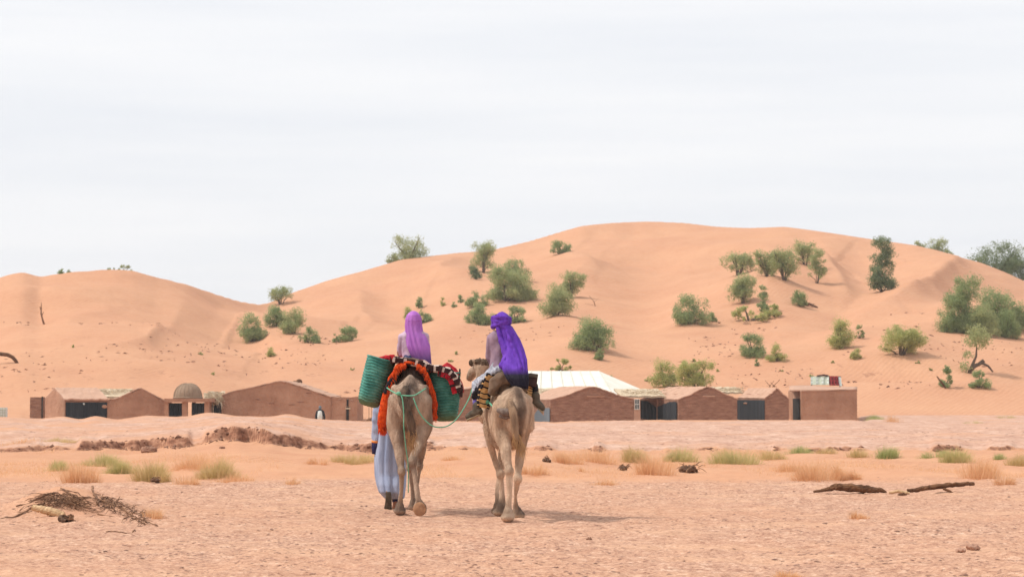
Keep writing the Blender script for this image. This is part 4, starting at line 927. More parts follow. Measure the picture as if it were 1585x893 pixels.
b = MB(); b.ball(at(162, 629, YB - .12), (.17, .04, .11)); b.build('cloth_patch', M['adobe'], root, True)
# stub wall on the far left
b = MB(); P_ = edge_line([(46.5, 614.5), (64, 614.5)], YB - 1, seed=4); b.prism([Vector((P_[0].x, YB - 1, -.7))] + P_ + [Vector((P_[-1].x, YB - 1, -.7))], (0, 1.2, 0)); o = b.build('wall_stub', M['brick']); tag(o, 'short stub of rough mud wall at the left end of the camp', 'wall')
b = MB(); b.box(at(65.4, 633, YB - 1), (.09, .09, 1.55)); tag(b.build('post', M['darkwood']), 'dark upright timber post beside the short mud wall stub', 'post')
b = MB(); a_ = at(5, 640, YB - 3); b.box(a_, (.42, .5, .75)); o = b.build('water_tank', M['white']); tag(o, 'white and pale green water tank at the left edge of the camp', 'tank')
for k in range(4):
    b = MB(); b.box(a_ + Vector((0, -.26, -.28 + .17 * k)), (.44, .02, .035)); b.build('cage_bar', M['palegreen'], o)
for k in range(3):
    b = MB(); b.box(a_ + Vector((-.16 + .16 * k, -.275, 0)), (.03, .02, .76)); b.build('cage_bar', M['palegreen'], o)
# gable house 1
r1, A, of = house('gable_house', 'small smooth adobe gable house between the black-fronted shed and the domed kiosk', [(168, 620), (185, 616), (215, 602), (218, 601.5), (245, 616), (255, 620)], 'away', 'adobe', seed=2); r1['group'] = GH
# domed kiosk
kc = at(290, 640, 146.5); root = empty('domed_kiosk', (kc.x, 146.5, -.5), 'square adobe kiosk with a striped round dome and dark openings', 'kiosk')
for px, w in ((259, 6), (287, 8), (296, 5), (321, 7)):
    b = MB(); a_ = at(px, 632, 146); zt = at(px, 621, 146).z; b.box((a_.x, 145.8 if px != 296 else 147.2, (zt - .7) / 2), (w * 146 / F, .35, zt + .7)); b.build('pillar', M['adobe'], root)
for px in (259, 321):
    b = MB(); a_ = at(px, 632, 148); zt = at(px, 621, 146).z; b.box((a_.x, 148.7, (zt - .7) / 2), (.3, .35, zt + .7)); b.build('pillar', M['adobe'], root)
zt = at(290, 621, 146).z; xl, xr = at(256, 620, 146).x, at(325, 620, 146).x; b = MB(); b.box(((xl + xr) / 2, 147.2, zt + .06), (xr - xl, 3.4, .22)); b.build('beam', M['adobe'], root)
for x0_, x1_ in ((262, 282), (297, 318)):
    a_, c_ = at(x0_, 630, 146.2), at(x1_, 630, 146.2); b = MB(); rows = [[Vector((a_.x + (c_.x - a_.x) * j / 10, 146.1 + .04 * math.sin(j * 2), -.6 + (zt + .5) * k / 4)) for j in range(11)] for k in range(5)]; b.grid(rows); b.build('curtain', M['tent'], root, False, .02)  # dark sheets stand in for the shade inside the kiosk's openings
dc = at(291, 614.5, 147.2); rr = 22 * 147 / F; b = MB(); rows = []
for i in range(13):
    t = math.pi / 2 * i / 12; rows.append([dc + Vector((rr * math.cos(t) ** .85 * math.cos(a) * (1 + .012 * math.cos(16 * a)), rr * math.cos(t) ** .85 * math.sin(a) * (1 + .012 * math.cos(16 * a)), rr * .98 * math.sin(t))) for a in [2 * math.pi * k / 64 for k in range(65)]])
b.grid(rows); dome = b.build('dome', M['dome'], root, True)
b = MB(); b.tube([dc + Vector((rr * .99 * math.cos(a), rr * .99 * math.sin(a), -.03)) for a in [2 * math.pi * k / 40 for k in range(41)]], .06, 6); b.build('rim', M['dome'], root)
for k in range(10):
    a = math.pi + math.pi * (k + .5) / 10; pts = [dc + Vector((rr * 1.005 * math.cos(t) ** .85 * math.cos(a), rr * 1.005 * math.cos(t) ** .85 * math.sin(a), rr * .985 * math.sin(t))) for t in [math.pi / 2 * j / 10 for j in range(10)]]
    b = MB(); b.tube(pts, .022, 5); b.build('rib', M['dome'], root)
# straw canopy
def straw(name, label, poly, Y, n, ln, parent=None, cat='canopy', drop=.5, base_pts=None):
    b = MB(); r = random.Random(len(name) + n); 
    for i in range(n):
        px = r.uniform(poly[0], poly[1]); py = r.uniform(poly[2], poly[3]); p = at(px, py, Y + r.uniform(0, 1.5)); q = p + Vector((r.uniform(-.5, .5), r.uniform(-.3, .1), r.uniform(-drop, .12))) * ln
        b.tube([p, q], [.025, .012], 3)
    if parent: return tag(b.build(name, M['straw'], parent), kind='stuff')
root = empty('reed_canopy', at(332, 640, 149), 'low straw canopy drooping between the domed kiosk and the big gable house', 'canopy')
b = MB(); rows = [[at(316 + 32 * j / 12, 608 + 5 * k + 2 * math.sin(j), 150.5 - .5 * k) for j in range(13)] for k in range(4)]; b.grid(rows); b.build('thatch', M['straw'], root, False, .12)
straw('loose_straw', '', (322, 345, 606, 624), 148.6, 300, .8, root)
for px in (328, 340):
    b = MB(); b.tube([at(px, 615, 149), at(px, 650, 149)], .05, 6); b.build('post', M['darkwood'], root)
b = MB(); rows = [[at(330 + 13 * j / 6, 622 + 9 * k, 149.8) for j in range(7)] for k in range(4)]; b.grid(rows); b.build('curtain', M['tent'], root, False, .02)
b = MB(); b.box(at(327, 634, 149.4), (.2, .1, 1.)); b.build('barrel', mat('green barrel', (.12, .22, .16), (.15, .27, .2), 3), root)
# reed roof piece behind gable house 1
root = empty('reed_roof', at(185, 612, 152), 'bleached reed roof showing behind the small smooth gable house', 'roof')
b = MB(); rows = [[at(150 + 55 * j / 10, 603 + 4 * k, 153.5 - .9 * k) for j in range(11)] for k in range(4)]; b.grid(rows); b.build('thatch', M['straw'], root, False, .12); straw('loose_straw', '', (150, 205, 602, 615), 151.5, 260, .8, root, drop=.15)
# big gable house
r2, A, of = house('gable_house', 'widest adobe gable house, behind the person with the white backpack', [(343, 613), (360, 607), (395, 599), (425, 592), (434, 590.5), (445, 592.5), (465, 599), (490, 608), (512, 614.5)], None, 'adobe', seed=5, dy=9); r2['group'] = GH
r2b, A, of = house('flat_annex', 'flat crumbling adobe annex with a door slit, right end of the widest gable house', [(512.3, 613.5), (530, 615), (553, 613.5)], None, 'adobe', seed=8, dy=6, roof=False, Y=149.1)
b = MB(); b.box(at(538, 643, 149.08), (.17, .06, 1.1)); b.build('door', M['doorhole'], r2b); b = MB(); b.box(at(538.5, 632, 149.06), (.3, .1, .09)); b.build('lintel', M['straw'], r2b)
b = MB(); b.box(at(538, 623, 149.08), (.12, .06, .4)); b.build('niche', M['doorhole'], r2b)  # thin dark boxes stand for the shade in door slit and niche
# crumbled notches
for px, py, w in ((478, 608, .35), (465, 622, .5), (400, 618, .3), (452, 626, .45), (527, 618, .3), (545, 620, .25), (420, 624, .4)):
    b = MB(); b.ball(at(px, py, YB - .0), (w * .5, .03, .045), n=8); b.build('eroded_patch', M['brick'], r2 if px < 512 else r2b, True)
# house hidden behind the camels
r3, A, of = house('gable_house', 'mud gable house partly hidden behind the two camels', [(672, 613), (700, 607), (735, 600), (770, 609), (800, 617)], 655, 'brick', seed=9); r3['group'] = GH
# house with grey-blue curtain
r4, A, of = house('gable_house', 'mud brick gable house with a grey-blue curtain on its left side', [(852, 619.5), (880, 612), (905, 602), (918, 599), (932, 603), (955, 612), (981, 618)], 806, 'brick', 7, seed=10); r4['group'] = GH
side_panel(r4, A, of, .0, .72, -.6, A.z - .35, 'greycloth', jag=lambda u: .12 + .55 * abs(math.sin(u * 5 + .6)) * (u > .25), seed=3)
b = MB(); b.box(at(922, 613.5, YB - .03), (1.1, .05, .1)); b.build('plaster_patch', M['adobe'], r4)
# narrow latticed window bay
b = MB(); a_ = at(986, 640, YB); bay = empty('window_bay', (a_.x, YB, -.7), 'narrow adobe bay with a white latticed window between two mud brick gables', 'wall'); zt = at(986, 617.5, YB).z
b.box((a_.x, YB + .6, (zt - .7) / 2), (.42, 1.2, zt + .7)); b.build('wall', M['roof'], bay)
b = MB(); zw = at(986, 625.5, YB).z; b.box((a_.x, YB - .03, zw), (.30, .05, .64)); w_ = b.build('window', M['tent'], bay)
for dx in (-.13, 0, .13):
    b = MB(); b.box((a_.x + dx, YB - .07, zw), (.035, .03, .66)); b.build('bar', M['white'], w_)
for dz in (-.31, .0, .31):
    b = MB(); b.box((a_.x, YB - .075, zw + dz), (.30, .03, .035)); b.build('bar', M['white'], w_)
# house with two black curtains
r5, A, of = house('gable_house', 'mud brick gable house with two torn black curtains on its left side', [(1050, 619), (1070, 611), (1088, 602), (1096, 599.5), (1106, 602), (1125, 612), (1141, 618)], 991, 'brick', 7, seed=12); r5['group'] = GH
side_panel(r5, A, of, .02, .52, -.6, A.z - .05, 'tent', jag=lambda u: .06 + .5 * max(0, u - .35), seed=2)
side_panel(r5, A, of, .56, .97, -.6, A.z - .05, 'tent', jag=lambda u: .42 * max(0, 1 - u * 1.6), seed=6)
b = MB(); q = A + of * .54; b.box((q.x, q.y - .12, (A.z - .7) / 2), (.1, .1, A.z + .7)); b.build('post', M['roof'], r5)
b = MB(); b.box(at(1097, 613, YB - .03), (.75, .05, .09)); b.build('plaster_patch', M['roof'], r5)
r6, A, of = house('gable_house', 'small steep mud brick gable house next to the flat-roofed block', [(1184, 617), (1193, 611), (1203, 601.5), (1212, 611), (1221, 618)], 1141, 'brick', 6, seed=14); r6['group'] = GH
side_panel(r6, A, of, .0, 1., -.6, A.z - .05, 'tent', jag=lambda u: .03, seed=4)
b = MB(); q = A + of * .62; b.ball((q.x, q.y - .12, A.z - .3), (.28, .04, .07)); b.build('cloth_patch', M['adobe'], r6, True)
# flat roofed block with door on the left side
r7, A, of = house('flat_house', 'flat-roofed smooth adobe block with a dark doorway, right end of the camp', [(1240, 605.5), (1280, 605), (1326.5, 603.5)], 1220, 'adobe', 7, seed=16); r7['group'] = GH
side_panel(r7, A, of, .06, .62, -.6, A.z - .45, 'doorhole', name='door', proud=.04, n=2)  # near-black sheet stands for the shaded doorway
b = MB(); q = A + of * .03; 
b = MB(); rows = [[at(1222 + 105 * j / 14, 604.5 - 1.6 * k - (2.5 * math.exp(-((j - 3) / 4) ** 2) if k > 1 else 0), YB + .5 + 2 * k) for j in range(15)] for k in range(4)]; b.grid(rows); b.build('roof_mound', M['roof'], r7, True, .1)
# low connecting wall and reeds between houses
def link_roof(name, label, x0, x1, y0, y1, Y):
    root = empty(name, at((x0 + x1) / 2, y1, Y), label, 'roof'); b = MB()
    rows = [[at(x0 + (x1 - x0) * j / 10 - 3 * k, y1 + (y0 - y1) * k / 4 + .6 * math.sin(j * 2 + k), Y + 1.1 * k) for j in range(11)] for k in range(5)]; b.grid(rows); b.build('thatch', M['straw'], root, False, .12)
    straw('loose_straw', '', (x0, x1, y0, y1), Y + .6, 160, .7, root, drop=.12)
link_roof('reed_roof', 'bleached reed roof behind the latticed window bay', 962, 1030, 603, 614, 151.5)
link_roof('reed_roof', 'bleached reed roof left of the small steep gable house', 1112, 1150, 600, 608, 155)
link_roof('reed_roof', 'bleached reed roof below the big cream sheet roof, by the pale camel', 826, 880, 602, 612, 158)
# big cream roof
root = empty('sheet_roof', at(870, 612, 165), 'large cream sheet roof with ribbed seams rising behind the mud houses', 'roof')
ev = [(760 + 19.0 * k) for k in range(11)]; rd = [(778 + 14.9 * k) for k in range(11)]
for k in range(10):
    a_, c_, d_, e_ = at(ev[k] + .35, 613, 163), at(ev[k + 1] - .35, 613, 163), at(rd[k + 1] - .35, 574, 172), at(rd[k] + .35, 574, 172)
    b = MB(); b.prism([a_, c_, d_, e_], (0, .03, -.05)); b.build('roof_panel', M['canvas'], root)
    m_ = MB(); m_.tube([at(ev[k + 1], 613, 163) + Vector((0, 0, .03)), at(rd[k + 1], 574, 172) + Vector((0, 0, .03))], .03, 4); m_.build('seam', M['seam'], root)
b = MB(); b.prism([at(950.4, 613, 163), at(993, 602.5, 171), at(927.4, 574.2, 172)], (0, .03, -.05)); b.build('roof_panel', M['canvas'], root)
b = MB(); a_, c_ = at(760, 620, 163.6), at(945, 620, 163.6); b.box(((a_.x + c_.x) / 2, 167, .2), (c_.x - a_.x, 7, 2)); b.build('wall', M['adobe'], root)
# blankets airing on the flat roof
root = empty('airing_blankets', at(1278, 598, 157), 'pale green checked and dark red blankets hung to air above the flat-roofed block', 'blankets')
for (x0, x1, m_, y0, y1) in ((1255, 1283, 'palegreen', 582.5, 595.5), (1282, 1297, 'red', 582, 596.5), (1296.5, 1301, 'white', 583.5, 597.5)):
    b = MB(); sk_ = 2 if m_ != 'palegreen' else 0
    rows = [[at(x0 + (x1 - x0) * j / 10 + sk_ * k / 5, y0 + (y1 - y0) * k / 5, 156 + .05 * math.sin(j * 1.7) - .06 * k) for j in range(11)] for k in range(6)]; b.grid(rows, (lambda i, j: 1 if (i % 2 and j % 3 == 0) else 0)); b.build('blanket', [M[m_] if m_ != 'red' else M['dull_red'], M['white'] if m_ != 'red' else M['brown_wool']], root, False, .03)
b = MB(); b.tube([at(1254, 583, 156.1), at(1302, 583, 156.1)], .03, 6); b.build('rail', M['darkwood'], root)
for px in (1256, 1300):
    b = MB(); b.tube([at(px, 583, 156.1), at(px, 606, 156.1)], .04, 6); b.build('post', M['darkwood'], root)
b = MB(); b.cap([at(1265, 581.5, 156), at(1275, 580.5, 156), at(1282, 581.5, 156)], [.04, .06, .05], 8); b.build('folded_cloth', M['brown_wool'], root, True)
# person by the big house
yp = 142.5; g_ = at(495.5, 650, yp); p4 = empty('person', (g_.x, yp, hz(g_.x, yp)), 'distant person in dark sleeves with a white backpack before the widest gable house', 'person')
hz4 = at(495.5, 628, yp); b = MB(); tz = hz4.z; x_ = g_.x; gz = p4.location.z
headmesh(b, (x_, yp, tz - .13), (0, 1, 0)); b.cap([(x_, yp, tz - .28), (x_, yp, tz - .22)], [.05, .05], 10)
b.cap([(x_, yp, tz - .32), (x_, yp, tz - .6), (x_, yp, tz - .85)], [(.18, .1), (.15, .1), (.16, .12)], 12, up=(0, 1, 0))
for s_ in (-1, 1):
    b.cap([(x_ + s_ * .19, yp, tz - .34), (x_ + s_ * .25, yp, tz - .62), (x_ + s_ * .24, yp + .05, tz - .85)], [.05, .042, .032], 10); hand(b, (x_ + s_ * .24, yp + .05, tz - .86), (0, .1, -1), (0, 1, 0))
    b.cap([(x_ + s_ * .09, yp, tz - .88), (x_ + s_ * .1, yp, (tz - .9 + gz) / 2), (x_ + s_ * .1, yp, gz + .06)], [.085, .06, .04], 10); b.ball((x_ + s_ * .1, yp + .05, gz + .04), (.045, .12, .04), n=8)
blob(b, 'body', M['skin'], p4, .016, 1)
b = MB(); b.cap([(x_, yp, tz - .31), (x_, yp, tz - .6), (x_, yp, tz - .88)], [(.19, .12), (.17, .12), (.18, .13)], 12, up=(0, 1, 0))
for s_ in (-1, 1): b.cap([(x_ + s_ * .18, yp, tz - .34), (x_ + s_ * .255, yp, tz - .62), (x_ + s_ * .25, yp + .04, tz - .82)], [.065, .06, .055], 10)
blob(b, 'jacket', M['tent'], p4, .018, 1)
b = MB(); 
for s_ in (-1, 1): b.cap([(x_ + s_ * .09, yp, tz - .86), (x_ + s_ * .1, yp, gz + .1)], [.1, .07], 10)
blob(b, 'trousers', M['greycloth'], p4, .018, 1)
b = MB(); b.cap([(x_, yp - .17, tz - .36), (x_, yp - .2, tz - .6), (x_, yp - .17, tz - .76)], [(.12, .08), (.15, .11), (.14, .09)], 12, up=(0, 1, 0)); b.build('backpack', M['white'], p4, True)
b = MB(); b.ball((x_, yp - .01, tz - .1), (.10, .11, .11)); b.build('hood', M['greycloth'], p4, True)
# small cooking pit / iron tripod right of the annex
b = MB(); a_ = at(573, 650, 138); root = empty('iron_stake', a_, 'thin iron stakes stuck in the ground left of the guide', 'stake')
for dx in (-.07, .07):
    b = MB(); p = at(573, 652, 138) + Vector((dx, 0, 0)); b.tube([p, p + Vector((0, 0, .85))], .013, 5); b.build('stake', M['darkwood'], root)
b = MB(); b.ball(at(574, 652, 137.8), (.28, .25, .2), n=12); b.build('ash_heap', M['drift'], root, True)
b = MB(); b.ball(at(459, 592.5, 158), (.35, .4, .16), n=10); b.ball(at(463, 591, 158), (.22, .3, .2), n=10); o = b.build('brush_heap', M['drift'], None, True); tag(o, 'small dark brush heap lying on the roof of the widest gable house', 'brush')
b = MB()
for k in range(5):
    r_ = random.Random(k); p = at(1190 + 3 * k, 599, 154.5); b.tube([p, p + Vector((r_.uniform(-.5, .5), 0, r_.uniform(.1, .5)))], [.03, .015], 4)
tag(b.build('dry_sticks', M['twig']), 'few dry sticks poking up behind the small steep gable house', 'sticks')

# ------------------------------------------------------------------ shrubs and trees on the dunes
def leaves(C, s, seed):
    r = np.random.default_rng(seed); n = len(C); a = r.normal(size=(n, 3)); a /= np.linalg.norm(a, axis=1)[:, None]
    c = np.cross(a, r.normal(size=(n, 3))); c /= np.linalg.norm(c, axis=1)[:, None]
    sz = (s * r.uniform(.6, 1.3, n))[:, None]
    V = np.stack([C - a * sz, C + c * sz * .38, C + a * sz, C - c * sz * .38], 1)
    return V.reshape(-1, 3), np.arange(4 * n).reshape(n, 4)
SEED = [100]
def shrub(px, pyb, wpx, hpx, kind, label, trunk=.12, lean=0, Y=None, name='shrub', group='shrubs and small trees on the dunes', cat=None, dens=1., shape='round'):
    SEED[0] += 1; r = np.random.default_rng(SEED[0]); rr_ = random.Random(SEED[0])
    if Y is None: base = on_ground(px, pyb)
    else:
        base = at(px, pyb, Y); gz_ = hz(base.x, Y)
        base.z = min(base.z, gz_ + .1) if gz_ > base.z - 1.2 else base.z
    trunk *= .5; sc_ = base.y / F; w, h = wpx * 1.14 * sc_, hpx * 1.10 * sc_; d = w * .8
    root = empty(name, base, label, cat or ('tree' if name.endswith('tree') else 'shrub'), group)
    nl = int(max(7, min(30, (w * h) / .45 + 7))); lob = []; tall = h > 1.35 * w
    for i in range(nl):
        low = shape == 'round' and i % 5 < 2
        for _ in range(20):
            u = rr_.uniform(-1, 1); v = rr_.uniform(-1, 1); t = (.12 * rr_.random()) if low else ((i + rr_.random()) / nl if tall else rr_.random())
            wz = math.sqrt(max(.12, 1 - (t * .92) ** 2)) if shape == 'round' else 1.
            if u * u + v * v < 1: break
        rad = rr_.uniform(.12, .27) * min(w, h) * (1.08 if shape == 'round' else 1.02)
        cz = trunk * h + rad * .55 + t * max(0, (1 - trunk) * h - rad * 1.5); 
        lob.append((Vector((u * (w / 2 - rad * .6) * wz + lean * sc_ * t, v * (d / 2 - rad * .6) * wz, cz)), rad))
    px_area = wpx * hpx * .42; n = int(min(20000, max(220, px_area * 10)) * dens); C = []
    ls = min(.22, max(.05, 1.1 * sc_)) * (1.0 + .3 * min(1, wpx * hpx / 5000))
    for i, (c, rad) in enumerate(lob):
        k = max(20, int(n * rad ** 2 / sum(q[1] ** 2 for q in lob))); 
        sub = r.normal(size=(9, 3)); sub /= np.linalg.norm(sub, axis=1)[:, None]; sub *= rad * r.uniform(.35, .95, (9, 1))
        which = r.integers(0, 9, k); g = r.normal(size=(k, 3)) * rad * .24
        pts = sub[which] * np.array([1.08, 1.08, .9]) + g + np.array(c); C.append(pts)
        # wispy sprays leaving the outline
        m_ = max(6, k // 9); dr = r.normal(size=(m_, 3)); dr[:, 2] = np.abs(dr[:, 2]) * .9; dr /= np.linalg.norm(dr, axis=1)[:, None]
        C.append(np.array(c) + dr * rad * r.uniform(.9, 1.22, (m_, 1)))
    C = np.concatenate(C); gq = height(base.x + C[:, 0], base.y + C[:, 1]) - base.z; C = C[C[:, 2] > gq - .05]; V, Fc = leaves(C, ls, SEED[0])
    me = np_mesh('crown', V, Fc, [M['leaf_' + kind]]); link(bpy.data.objects.new('crown', me), root)
    b = MB(); tr = max(.03, .026 * w)
    for c, rad in lob[:7]:
        mid = Vector((c.x * .35 + rr_.uniform(-.1, .1) * w * .3, c.y * .3, c.z * .5)); b.tube([Vector((c.x * .08, c.y * .08, -.25)), mid, c, c + Vector((0, 0, rad * .5))], [tr, tr * .7, tr * .4, tr * .15], 5)
    link(bpy.data.objects.new('trunk', b.mesh('trunk', [M['bark']])), root)
    return root
T = 'small_tree'; B_ = 'shrub'
for a in [
    (390, 529, 42, 42, 'green', 'leftmost dense grey-green shrub on the slope left of the valley', .04),
    (435, 471, 36, 28, 'grey', 'small tree topmost of the diagonal row left of the riders', .25),
    (431, 505, 40, 36, 'green', 'bushy shrub second from the top in the diagonal row', .02),
    (455, 516, 40, 38, 'grey', 'rounded shrub third from the top in the diagonal row', .02),
    (478, 531, 34, 24, 'green', 'lowest shrub at the foot of the diagonal row', .02),
    (419, 552, 14, 16, 'yellow', 'tiny lone shrub below the diagonal row', 0),
    (539, 528, 32, 26, 'green', 'rounded shrub alone between the diagonal row and the lilac-scarfed rider', .02),
    (520, 530, 11, 13, 'green', 'tiny sprig just left of the lone rounded shrub', 0),
    (652, 501, 40, 20, 'green', 'low shrub just behind the head of the lilac-scarfed rider', .02),
    (634, 494, 22, 18, 'yellow', 'pale low shrub left of the head of the lilac-scarfed rider', .02),
    (648, 477, 14, 17, 'green', 'little bush above the head of the lilac-scarfed rider', .02),
    (685, 474, 11, 13, 'yellow', 'small pale sprig on the slope between the two riders', .02),
    (703, 476, 8, 10, 'green', 'tiny dark sprig left of the big thicket', .0),
    (713, 469, 11, 12, 'green', 'small bright sprig beside the big thicket', .0),
    (747, 422, 38, 46, 'grey', 'upright round tree at the top of the big thicket', .2),
    (736, 432, 22, 22, 'dark', 'dark bush under the upright round tree', .0),
    (797, 436, 46, 34, 'green', 'bush at the upper right of the big thicket', .05),
    (783, 465, 84, 54, 'grey', 'broadest shrub in the middle of the big thicket', .0),
    (737, 475, 34, 24, 'green', 'low bush at the left edge of the big thicket', .0),
    (745, 503, 52, 34, 'green', 'spreading bush beside the head of the violet-scarfed rider, left', .0),
    (798, 500, 34, 26, 'green', 'rounded bush right of the head of the violet-scarfed rider', .0),
    (868, 393, 32, 22, 'green', 'small bush alone high under the dune crest', .0),
    (885, 461, 38, 42, 'grey', 'upper right tree of the pair right of the big thicket', .1),
    (861, 488, 50, 50, 'grey', 'lower round tree of the pair right of the big thicket', .03),
    (917, 543, 66, 50, 'green', 'large round shrub above the cream sheet roof', .03),
    (927, 557, 20, 20, 'green', 'small bush at the foot of the large round shrub', .0),
    (869, 574, 32, 17, 'yellow', 'yellow-green low bush at the edge of the cream sheet roof', .0),
    (1028, 599, 40, 42, 'yellow', 'yellow-green bush behind the camp right of the cream sheet roof', .05),
    (1079, 601, 58, 42, 'yellow', 'wide sparse yellow-green tree leaning over the reed roofs', .1),
    (1068, 501, 56, 44, 'green', 'spreading grey-green tree low on the middle slope', .04),
    (1103, 498, 16, 13, 'green', 'tiny bush right of the spreading middle tree', .0),
    (1142, 426, 52, 34, 'grey', 'leftmost open tree of the upper grove', .2),
    (1150, 470, 44, 44, 'grey', 'loose tree below the upper grove', .1),
    (1181, 482, 20, 38, 'green', 'slim upright bush below the upper grove', .0),
    (1160, 497, 62, 22, 'yellow', 'low yellowish bush at the foot of the middle grove', .0),
    (1197, 490, 36, 18, 'yellow', 'low bush right end of the middle grove foot', .0),
    (1187, 428, 36, 38, 'grey', 'second tree of the upper grove', .1),
    (1214, 434, 46, 48, 'grey', 'tallest leafy tree in the middle of the upper grove', .15),
    (1247, 411, 36, 36, 'grey', 'upper right tree of the upper grove', .2),
    (1265, 439, 26, 52, 'grey', 'slim bare-stemmed tree at the right end of the upper grove', .3),
    (1238, 474, 30, 26, 'green', 'bush growing beside dead branches under the grove', .05),
    (1163, 552, 44, 36, 'green', 'compact bush in the middle of the lower right slope', .0),
    (1203, 559, 28, 26, 'yellow', 'smaller bush right of the compact lower bush', .0),
    (1172, 567, 9, 11, 'green', 'tiny sprig under the compact lower bush', .0),
    (1300, 540, 40, 46, 'yellow', 'pale bush on the slope below the tall dense tree', .05),
    (1330, 524, 13, 20, 'grey', 'thin sprig right of the pale bush', .05),
    (1322, 556, 25, 17, 'yellow', 'small low bush beneath the pale bush', .0),
    (1395, 549, 66, 44, 'yellow', 'wide sparse bush on a sandy hummock, right slope', .1),
    (1366, 450, 42, 78, 'dark', 'tall dense dark tree standing on the upper right slope', .02),
    (1478, 514, 46, 56, 'green', 'leftmost bush of the big right-hand thicket', .0),
    (1521, 520, 50, 48, 'grey', 'low front bush of the big right-hand thicket', .0),
    (1556, 522, 44, 40, 'green', 'low right front bush of the big right-hand thicket', .0),
    (1499, 514, 60, 84, 'green', 'tallest bush of the big right-hand thicket', .0),
    (1541, 508, 64, 58, 'green', 'middle bush of the big right-hand thicket', .0),
    (1576, 510, 46, 44, 'green', 'bush at the right edge of the big right-hand thicket', .0),
    (1516, 601, 32, 26, 'green', 'round low bush at the far right foot of the dune', .0),
    (1464, 600, 20, 32, 'green', 'upright small bush beside a leaning stick', .0),
]:
    px, py, w, h, kind, lab, tr = a; big = h > 30 and tr > .08
    shrub(px, py, w, h, kind, lab, tr, name=T if big else B_, dens=.72 if tr > .12 else 1., shape='open' if tr > .08 else 'round')
for a in [(633, 409, 54, 44, 'grey', 'feathery tree rising behind the crest above the riders', 1.5), (608, 410, 20, 24, 'grey', 'small bush left of the feathery crest tree', 2), (668, 396, 13, 10, 'grey', 'tiny tuft of a bush right of the feathery crest tree', 3),
          (93, 424, 14, 9, 'green', 'tiny bush leftmost on the left dune crest', -2), (107, 423, 7, 6, 'green', 'tiniest bush on the left dune crest', -2), (170, 422, 22, 9, 'green', 'flat low bush on top of the left dune', -2), (194, 423, 24, 12, 'grey', 'feathery low bush right end of the left dune crest', -2),
          (1427, 386, 20, 20, 'grey', 'left small tree on the right crest skyline', 3), (1450, 394, 30, 30, 'grey', 'middle and largest small tree on the right crest skyline', 3), (1468, 398, 14, 18, 'grey', 'thin right small tree on the right crest skyline', 3),
          (1540, 436, 76, 60, 'dark', 'big dark spreading tree behind the right dune shoulder', 6), (1580, 440, 44, 42, 'dark', 'dark tree at the right frame edge behind the dune shoulder', 6)]:
    px, py, w, h, kind, lab, dyb = a; Yq = float(YC(np.array([px]))[0]) + dyb
    sp = h > 15; shrub(px, py, w, h, kind, lab, .12 if sp else 0, Y=Yq, name=T if sp else B_, dens=.62 if sp else .9, shape='open' if sp else 'round', group='shrubs and small trees on the dunes')
# crooked tree with an arching branch
g0 = on_ground(1500, 578); sc_ = g0.y / F
root = empty('crooked_tree', g0, 'crooked little tree with an arching bare branch, far right', 'tree')
Pm = lambda px, py: Vector(((px - 1500) * sc_, 0, (578 - py) * sc_))
b = MB(); b.tube([Pm(1499, 582), Pm(1504, 568), Pm(1511, 552), Pm(1512, 540), Pm(1511, 528)], [.17, .13, .09, .06, .03], 7); b.tube([Pm(1500, 576), Pm(1508, 567), Pm(1520, 562), Pm(1530, 567), Pm(1537, 576)], [.15, .17, .13, .09, .06], 7); b.tube([Pm(1513, 565), Pm(1522, 558), Pm(1524, 561)], [.12, .12, .08], 6)
link(bpy.data.objects.new('trunk', b.mesh('trunk', [M['bark']], True)), root)
r = np.random.default_rng(5); C = []
for (px, py, rad, k) in ((1513, 522, 1.05, 500), (1503, 528, .8, 300), (1524, 524, .85, 320), (1513, 512, .8, 260), (1498, 549, .5, 120), (1494, 568, .6, 160), (1519, 535, .6, 120)):
    q = Pm(px, py); g = r.normal(size=(k, 3)); g /= np.linalg.norm(g, axis=1)[:, None]; C.append(g * rad * r.uniform(.3, 1, (k, 1)) * np.array([1, 1, .75]) + np.array(q))
V, Fc = leaves(np.concatenate(C), .10, 9); link(bpy.data.objects.new('crown', np_mesh('crown', V, Fc, [M['leaf_grey']])), root)
# dead sticks
def stick(name, label, pts, Yb, rad, m='twig', group=None, br=None, cat='branch'):
    b = MB(); b.tube([at(px, py, Yb) for px, py in pts], rad, 7, jit=.15)
    for q in (br or []): b.tube([at(px, py, Yb) for px, py in q], [rad[1] * .5 if isinstance(rad, list) else rad * .5] * (len(q) - 1) + [.01], 5)
    return tag(b.build(name, M[m], None, True), label, cat, group)
g = on_ground(68, 502); stick('dead_branch', 'thin bare branch standing upright on the left dune', [(69, 504), (66, 495), (63.5, 485), (64, 477), (64, 468)], g.y, [.10, .08, .065, .05, .03], br=[[(65, 488), (67, 484), (68, 483)], [(63.5, 480), (62, 476), (62, 474)]])
g = on_ground(26, 562); stick('dead_branch', 'bent dark branch arching out of the sand at the left edge', [(-12, 545), (2, 548), (12, 549), (20, 553), (24, 558), (27, 563)], g.y, [.13, .14, .14, .14, .13, .12], m='drift')
g = on_ground(1463, 600); stick('dead_branch', 'leaning stick beside the small bush, right foot of the dune', [(1450, 582), (1457, 591), (1464, 601)], g.y - .4, [.045, .06, .06], m='drift')
g = on_ground(920, 474); stick('dead_branch', 'fine bare twigs right of the tree pair on the middle slope', [(922, 476), (919, 466), (912, 458)], g.y, [.05, .035, .02], br=[[(919, 468), (926, 462)], [(919, 472), (906, 470)]])
